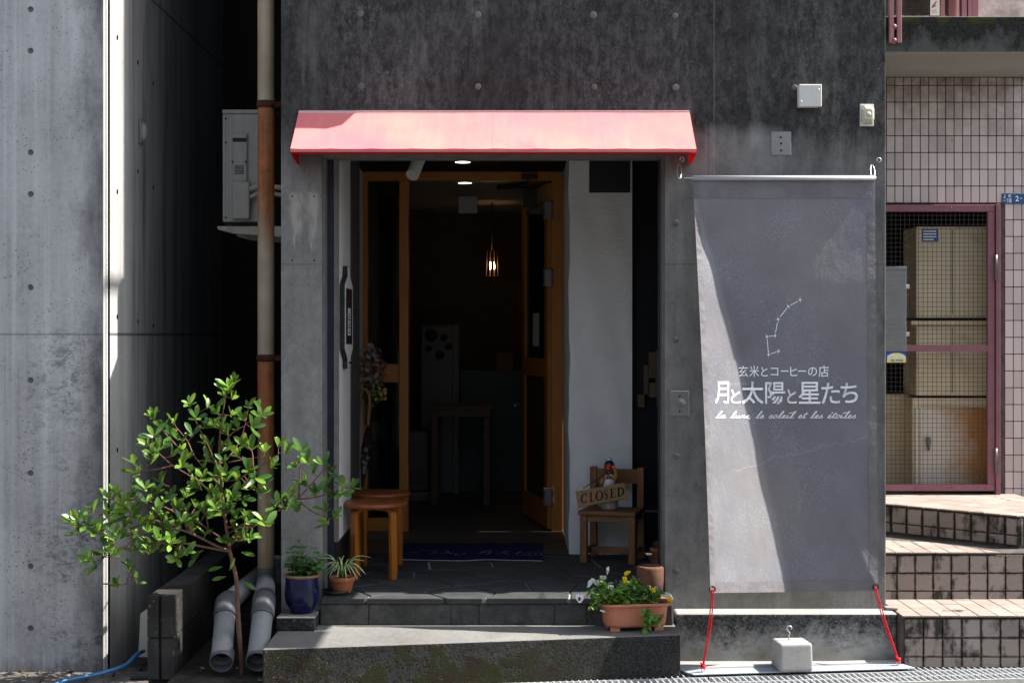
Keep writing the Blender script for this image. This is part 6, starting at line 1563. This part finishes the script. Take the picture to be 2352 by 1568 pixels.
def flower(x, y, mat, face, s_, stemto, centre='petal_dark', eye=.0):
    g = zp(x, y); c = P(g[0], g[1], plY-.03+rp.uniform(-.04,.03)); fd = Vector(face).normalized(); e1 = fd.orthogonal().normalized(); e2 = fd.cross(e1)
    up_ = Vector((0,0,1)) - fd*fd.z
    if up_.length > .1: e2 = up_.normalized(); e1 = e2.cross(fd)
    mb = MB()
    for k, (a, rr_, ln) in enumerate(((.55,1.0,1.0),(2.6,1.0,1.0),(-.35,.95,1.0),(3.5,.95,1.0),(-1.57,1.15,1.1))):
        pc_ = c + (e1*math.cos(a)+e2*math.sin(a))*s_*.5*ln - fd*.001*k; vs = []
        for q in range(10):
            t = q*2*math.pi/10; wob = 1+.12*math.sin(q*3.1+k); vs.append(pc_+(e1*math.cos(t)+e2*math.sin(t))*s_*.52*rr_*wob + fd*(.12*s_*math.sin(q*2.3+k)))
        mb.add(vs+[pc_-fd*.10*s_], [(q,(q+1)%10,10) for q in range(10)], True, 0)
    if eye:
        vs = [c - e2*s_*.25 + fd*.004 + (e1*math.cos(t)*.7+e2*math.sin(t))*s_*eye for t in [q*2*math.pi/10 for q in range(10)]]; mb.add(vs, [tuple(range(10))], False, 1)
    g2 = zp(*stemto); b = P(g2[0], g2[1], plY); mb.tube(smooth_path([c-fd*.004, c.lerp(b,.45)+Vector((0,0,.006)), b], 4), .0011, 5, mi=2)
    o = put('flower', mb, MAT[mat], pz); o.data.materials.append(MAT[centre]); o.data.materials.append(MAT['stem_green']); return o
for x, y, mat, face, s_, st, eye in ((735,200,'petal_white',(.9,-.3,.1),.020,(620,540),0),(185,740,'petal_white',(-.35,-1,.15),.021,(470,810),.45),(400,430,'petal_white',(-.5,-.2,.5),.026,(560,700),0),
      (510,430,'petal_white',(.2,.5,.6),.022,(560,700),0),(640,340,'petal_white',(.1,.6,.7),.018,(600,560),0),(770,520,'petal_white',(.0,-.3,1),.019,(760,700),0),
      (1110,250,'petal_yellow',(-.3,-.3,1),.018,(1165,420),0),(1055,370,'petal_yellow',(-.5,-.6,.3),.014,(1120,560),.2),(1070,420,'petal_yellow',(.2,-.9,-.2),.012,(1120,560),0),(1235,420,'petal_yellow',(.1,-.6,.8),.017,(1250,560),.25),
      (1600,580,'petal_yellow',(.2,-.4,.9),.017,(1500,700),0),(1940,780,'petal_yellow',(.6,-.8,.1),.017,(1800,870),0),(1720,545,'petal_purple',(.1,-1,.1),.015,(1700,720),0),(1590,640,'petal_yellow',(-.2,-1,.1),.010,(1560,740),0)):
    flower(x, y, mat, face, s_, st, eye=eye)
for pts in (((1240,900),(1380,950),(1460,1060),(1480,1250)),((1400,930),(1600,1060),(1740,1150),(1860,1230)),((1500,760),(1420,700),(1350,780)),((600,780),(420,900),(390,980))):
    put('runner', MB().tube(smooth_path([P(*zp(a,b), plY-.112+(a-1230)*.11853/FPX*plY*.16) for a,b in pts], 5), .0013, 5), MAT['stem_green'], pz)
# ---- empty pots
ex_, ey_ = X(1494,7.485), 7.485
ep = thing('empty_pot', 'empty weathered clay pot against the right pillar', 'pot', (ex_,ey_,.317))
put('body', MB().lathe([(.0001,.0),(.060,.0),(.064,.006),(.068,.06),(.0685,.110),(.066,.121),(.060,.125),(.055,.121),(.056,.03),(.0001,.02)], 40, (ex_,ey_,.317)), MAT['terracotta_dark'], ep)
fx_, fy_ = X(1521,8.25), 8.25
fp = thing('flared_pot', 'flared terracotta pot mostly hidden behind the right pillar', 'pot', (fx_-.0,fy_,.317))
put('body', MB().lathe([(.0001,0),(.035,0),(.040,.01),(.060,.085),(.068,.09),(.068,.105),(.062,.106),(.056,.09),(.0001,.085)], 32, (fx_,fy_,.317)), MAT['terracotta'], fp)
o = put('sprig', petals(14,1508,1247,6,5,.010,8.22), MAT['leaf_pansy'], fp); o['kind'] = 'stuff'

# ================================================================== RIGHT BUILDING DETAILS
YG = 8.90
gt = thing('wire_gate', 'dusky pink metal gate with square wire mesh', 'gate', (2.4,YG,.65))
gx0, gx1 = 1.90, X(2285,YG); rz_ = [Z(v,YG) for v in (470,486,792,807,1112,1127)]
put('top_rail', bbox(gx0,gx1,YG,YG+.035,rz_[1],rz_[0],.003), MAT['pink_metal'], gt)
put('middle_rail', bbox(gx0+.04,X(2269,YG)-.001,YG,YG+.035,rz_[3],rz_[2],.003), MAT['pink_metal'], gt)
put('bottom_rail', bbox(gx0,gx1,YG,YG+.035,rz_[5],rz_[4],.003), MAT['pink_metal'], gt)
put('stile', bbox(X(2269,YG),gx1,YG+.001,YG+.034,rz_[4]+.0005,rz_[1]-.0005,.003), MAT['pink_metal'], gt)
put('stile', bbox(gx0,gx0+.039,YG+.001,YG+.034,rz_[4]+.0005,rz_[1]-.0005,.003), MAT['pink_metal'], gt)
put('gate_post', bbox(gx1+.004,X(2297,YG),YG-.01,YG+.045,.642,rz_[0]+.004,.003), MAT['pink_metal'], gt)
for py in (615, 1245/1.0*.0+1058):
    put('hinge', MB().tube([(gx1+.003,YG-.012,Z(py-29,YG)),(gx1+.003,YG-.012,Z(py+1,YG)),(gx1+.003,YG-.012,Z(py+1.2,YG)),(gx1+.003,YG-.012,Z(py+29,YG))],[.009,.009,.0075,.009], 12), MAT['hinge_steel'], gt)
for px in (2104,2185,2265):
    for py in (477,800,1119): put('rivet', MB().lathe([(.0001,-.003),(.004,-.002),(.005,.001)], 10), MAT['pink_metal'], gt, loc=(X(px,YG),YG-.0005,Z(py,YG)), rot=(-math.pi/2,0,0))
for py in (560,650,745,860,930,1010): put('rivet', MB().lathe([(.0001,-.003),(.004,-.002),(.005,.001)], 10), MAT['pink_metal'], gt, loc=(X(2277,YG),YG+.0005,Z(py,YG)), rot=(-math.pi/2,0,0))
def meshpanel(z0, z1):
    mb = MB(); p_ = .0267; x0, x1 = gx0+.04, X(2269,YG); r_ = .0016; x = x0+.012
    def wire(a, b):
        a, b = Vector(a), Vector(b); t = (b-a).normalized(); s1 = t.orthogonal().normalized()*r_; s2 = t.cross(s1)
        vs = [a+s1,a+s2,a-s1,a-s2,b+s1,b+s2,b-s1,b-s2]; mb.add(vs, [(0,1,5,4),(1,2,6,5),(2,3,7,6),(3,0,4,7)])
    while x < x1: wire((x,YG+.017,z0),(x,YG+.017,z1)); x += p_
    z = z0+.01
    while z < z1: wire((x0,YG+.0185,z),(x1,YG+.0185,z)); z += p_
    return mb
for z0, z1 in ((rz_[4],rz_[3]),(rz_[2],rz_[1])):
    o = put('wire_mesh', meshpanel(z0, z1), MAT['wire'], gt); o['kind'] = 'stuff'
put('notice', MB().box(X(2118,YG),X(2156,YG),YG+.006,YG+.008,Z(555,YG),Z(526,YG)), MAT['print_blue'], gt)
V, F = [], []
for k in range(4):
    xx = 2121
    while xx < 2151-(6 if k == 3 else 0):
        w_ = 2.2; y0 = 529.5+k*6.4; b0 = len(V); V += [P(xx,y0,YG+.005),P(xx+w_,y0+.3,YG+.005),P(xx+w_,y0+3.1,YG+.005),P(xx,y0+2.8,YG+.005)]; F.append((b0,b0+1,b0+2,b0+3)); xx += 3.0
o = put('notice_lines', MB().add(V,F), MAT['paper'], gt); o['kind'] = 'stuff'
# cabinets behind the gate
YC = 9.10
cb_ = thing('utility_cabinet', 'old cream utility cabinet with rusty door behind the wire gate', 'cabinet', (2.6,YC,.65))
put('upper_box', bbox(X(2104,YC),X(2290,YC),YC,YC+.3,Z(730,YC),Z(520,YC),.012,3), MAT['cream_metal'], cb_)
put('upper_seam', MB().box(X(2186,YC),X(2189,YC),YC-.004,YC+.002,Z(722,YC),Z(528,YC)), MAT['conc_stain'], cb_)
put('ledge', bbox(X(2090,YC),X(2290,YC),YC-.03,YC+.3,Z(746,YC),Z(737,YC),.004), MAT['cream_metal'], cb_)
put('middle_box', bbox(X(2104,YC),X(2290,YC),YC,YC+.3,Z(908,YC),Z(746.5,YC),.012,3), MAT['cream_metal'], cb_)
put('middle_seam', MB().box(X(2186,YC),X(2188.5,YC),YC-.004,YC+.002,Z(902,YC),Z(752,YC)), MAT['conc_stain'], cb_)
cf = put('lower_frame', MB().box(X(2096,YC),X(2290,YC),YC,YC+.3,.6425,Z(914,YC)), MAT['cream_metal'], cb_)
ld = put('lower_door', bbox(X(2112,YC),X(2290,YC),YC-.016,YC-.0005,.66,Z(936,YC),.003), MAT['rusty_door'], cb_)
put('frame_edge', bbox(X(2102,YC),X(2111,YC),YC-.012,YC-.0005,.66,Z(936,YC),.002), MAT['rusty_door'], cb_)
put('door_handle', bev(MB().prism_y([(X(2125,YC),Z(1003,YC)),(X(2133,YC),Z(1003,YC)),(X(2134,YC),Z(1012,YC)),(X(2131,YC),Z(1034,YC)),(X(2129,YC),Z(1034,YC)),(X(2125,YC),Z(1012,YC))], YC-.045,YC-.017), .003, 2), MAT['hinge_steel'], ld)
put('side_box', bbox(X(2000,YC+.2),X(2092,YC+.2),YC+.2,YC+.4,.6425,Z(905,YC+.2),.01), MAT['cream_metal'], cb_)
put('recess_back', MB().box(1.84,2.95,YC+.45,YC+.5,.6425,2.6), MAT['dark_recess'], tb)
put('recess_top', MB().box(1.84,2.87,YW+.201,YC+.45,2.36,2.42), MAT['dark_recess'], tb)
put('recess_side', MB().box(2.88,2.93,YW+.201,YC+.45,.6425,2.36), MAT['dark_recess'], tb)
# meter box
YM = 8.62
mb_ = thing('meter_box', 'tall narrow stainless steel meter box beside the wire gate', 'meter box', (2.1,YM,1.5))
put('box', bbox(1.84,X(2082,YM),YM,YM+.14,Z(807,YM),Z(616,YM),.003), MAT['stainless'], mb_)
put('top_cap', bbox(1.84,X(2082.5,YM),YM-.004,YM+.145,Z(620,YM)+.0,Z(612,YM),.002), MAT['stainless'], mb_)
for py in (657, 767):
    put('lug', bbox(X(2082.3,YM),X(2092,YM),YM+.03,YM+.036,Z(py+5,YM),Z(py-4,YM),.001,1), MAT['zinc_hook'], mb_)
st_ = put('sticker', MB().box(1.90,X(2081,YM),YM-.0015,YM-.0003,Z(833,YM),Z(807.5,YM)), MAT['sticker_blue'], mb_)
arc_ = [(X(2037,YM),Z(832,YM)),(X(2080.5,YM),Z(832,YM))]+[(X(2059+21.5*math.cos(t),YM), Z(822-12*math.sin(t),YM)) for t in [q*math.pi/12 for q in range(13)]]
put('yellow_field', MB().add([(x,YM-.0022,z) for x,z in arc_],[tuple(range(len(arc_)))]), MAT['sticker_yellow'], st_)
put('white_field', MB().box(X(2038,YM),X(2079,YM),YM-.0032,YM-.0025,Z(824,YM),Z(815.5,YM)), MAT['sticker_white'], st_)
def plaintext(body, x0, x1, y0, y1, Y, parent, mat, offset=0.0):
    vs, fs = text2d(body, 1.0, offset); vs = fit(vs, x0, x1, y0, y1); o = put('lettering', MB().add([P(a,b,Y) for a,b in vs], fs), MAT[mat], parent); o['kind'] = 'stuff'; return o
plaintext('82-9940', 2047, 2074, 825.5, 829.5, YM-.0034, st_, 'print_blue', .01)
# address plate
YA = YW-.012
ad = thing('address_plate', 'small blue address plate with white characters on the tiled wall', 'sign', (X(2327,YA),YA,1.7))
put('plate', bbox(X(2301.5,YA),X(2326,YA),YA-.002,YA+.005,Z(468.5,YA),Z(444,YA),.001,1), MAT['sign_blue'], ad)
put('number_plate', bbox(X(2326.4,YA),X(2372,YA),YA-.002,YA+.005,Z(468.5,YA),Z(444.5,YA),.001,1), MAT['sign_blue'], ad)
for chx, a, b, c, d in (('上',2304.5,2310.5,446.5,454.5),('町',2316.5,2323,447,454.5),('一',2304.5,2310.3,460,461),('丁',2311.5,2316.5,457,465),('目',2317.5,2323,457,465.5)):
    plaintext(chx, a, b, c, d, YA-.0026, ad, 'print_white', .015)
plaintext('2', 2332.5, 2340, 450, 462, YA-.0026, ad, 'print_white', .01); plaintext('-', 2342.5, 2348, 455, 456.2, YA-.0026, ad, 'print_white')
plaintext('3', 2353.5, 2361, 450, 462, YA-.0026, ad, 'print_white', .01) if False else None

# ---- the other side of the street, behind the camera
solo('opposite_building', bbox(-14,14,-7,-4.0,-.1,4.6,.02), MAT['opp_wall'], 'plain building across the street', 'building')

# ---- leaf litter and grit round the pipes and the foot of the wall
rl = random.Random(31); lit_ = MB()
for k in range(90):
    if k < 55: x, y = rl.uniform(-1.52,-1.14), rl.uniform(6.82,7.5)
    else: x, y = rl.uniform(-3.0,-1.7), 7.16-abs(rl.gauss(0,.05))
    a = rl.uniform(0,6.28); s_ = rl.uniform(.006,.020); z = (.016 if k < 55 else .0) + rl.uniform(0,.006); c, d = math.cos(a)*s_, math.sin(a)*s_
    lit_.add([(x-c,y-d,z),(x+d*.5,y-c*.5,z+s_*.3),(x+c,y+d,z+s_*.15),(x-d*.5,y+c*.5,z+s_*.25)], [(0,1,2,3)], True)
o = stuff('leaf_litter', lit_, MAT['soil_leaf']); o['label'] = 'dry brown leaf litter scattered round the drain pipes'; o['category'] = 'leaves'
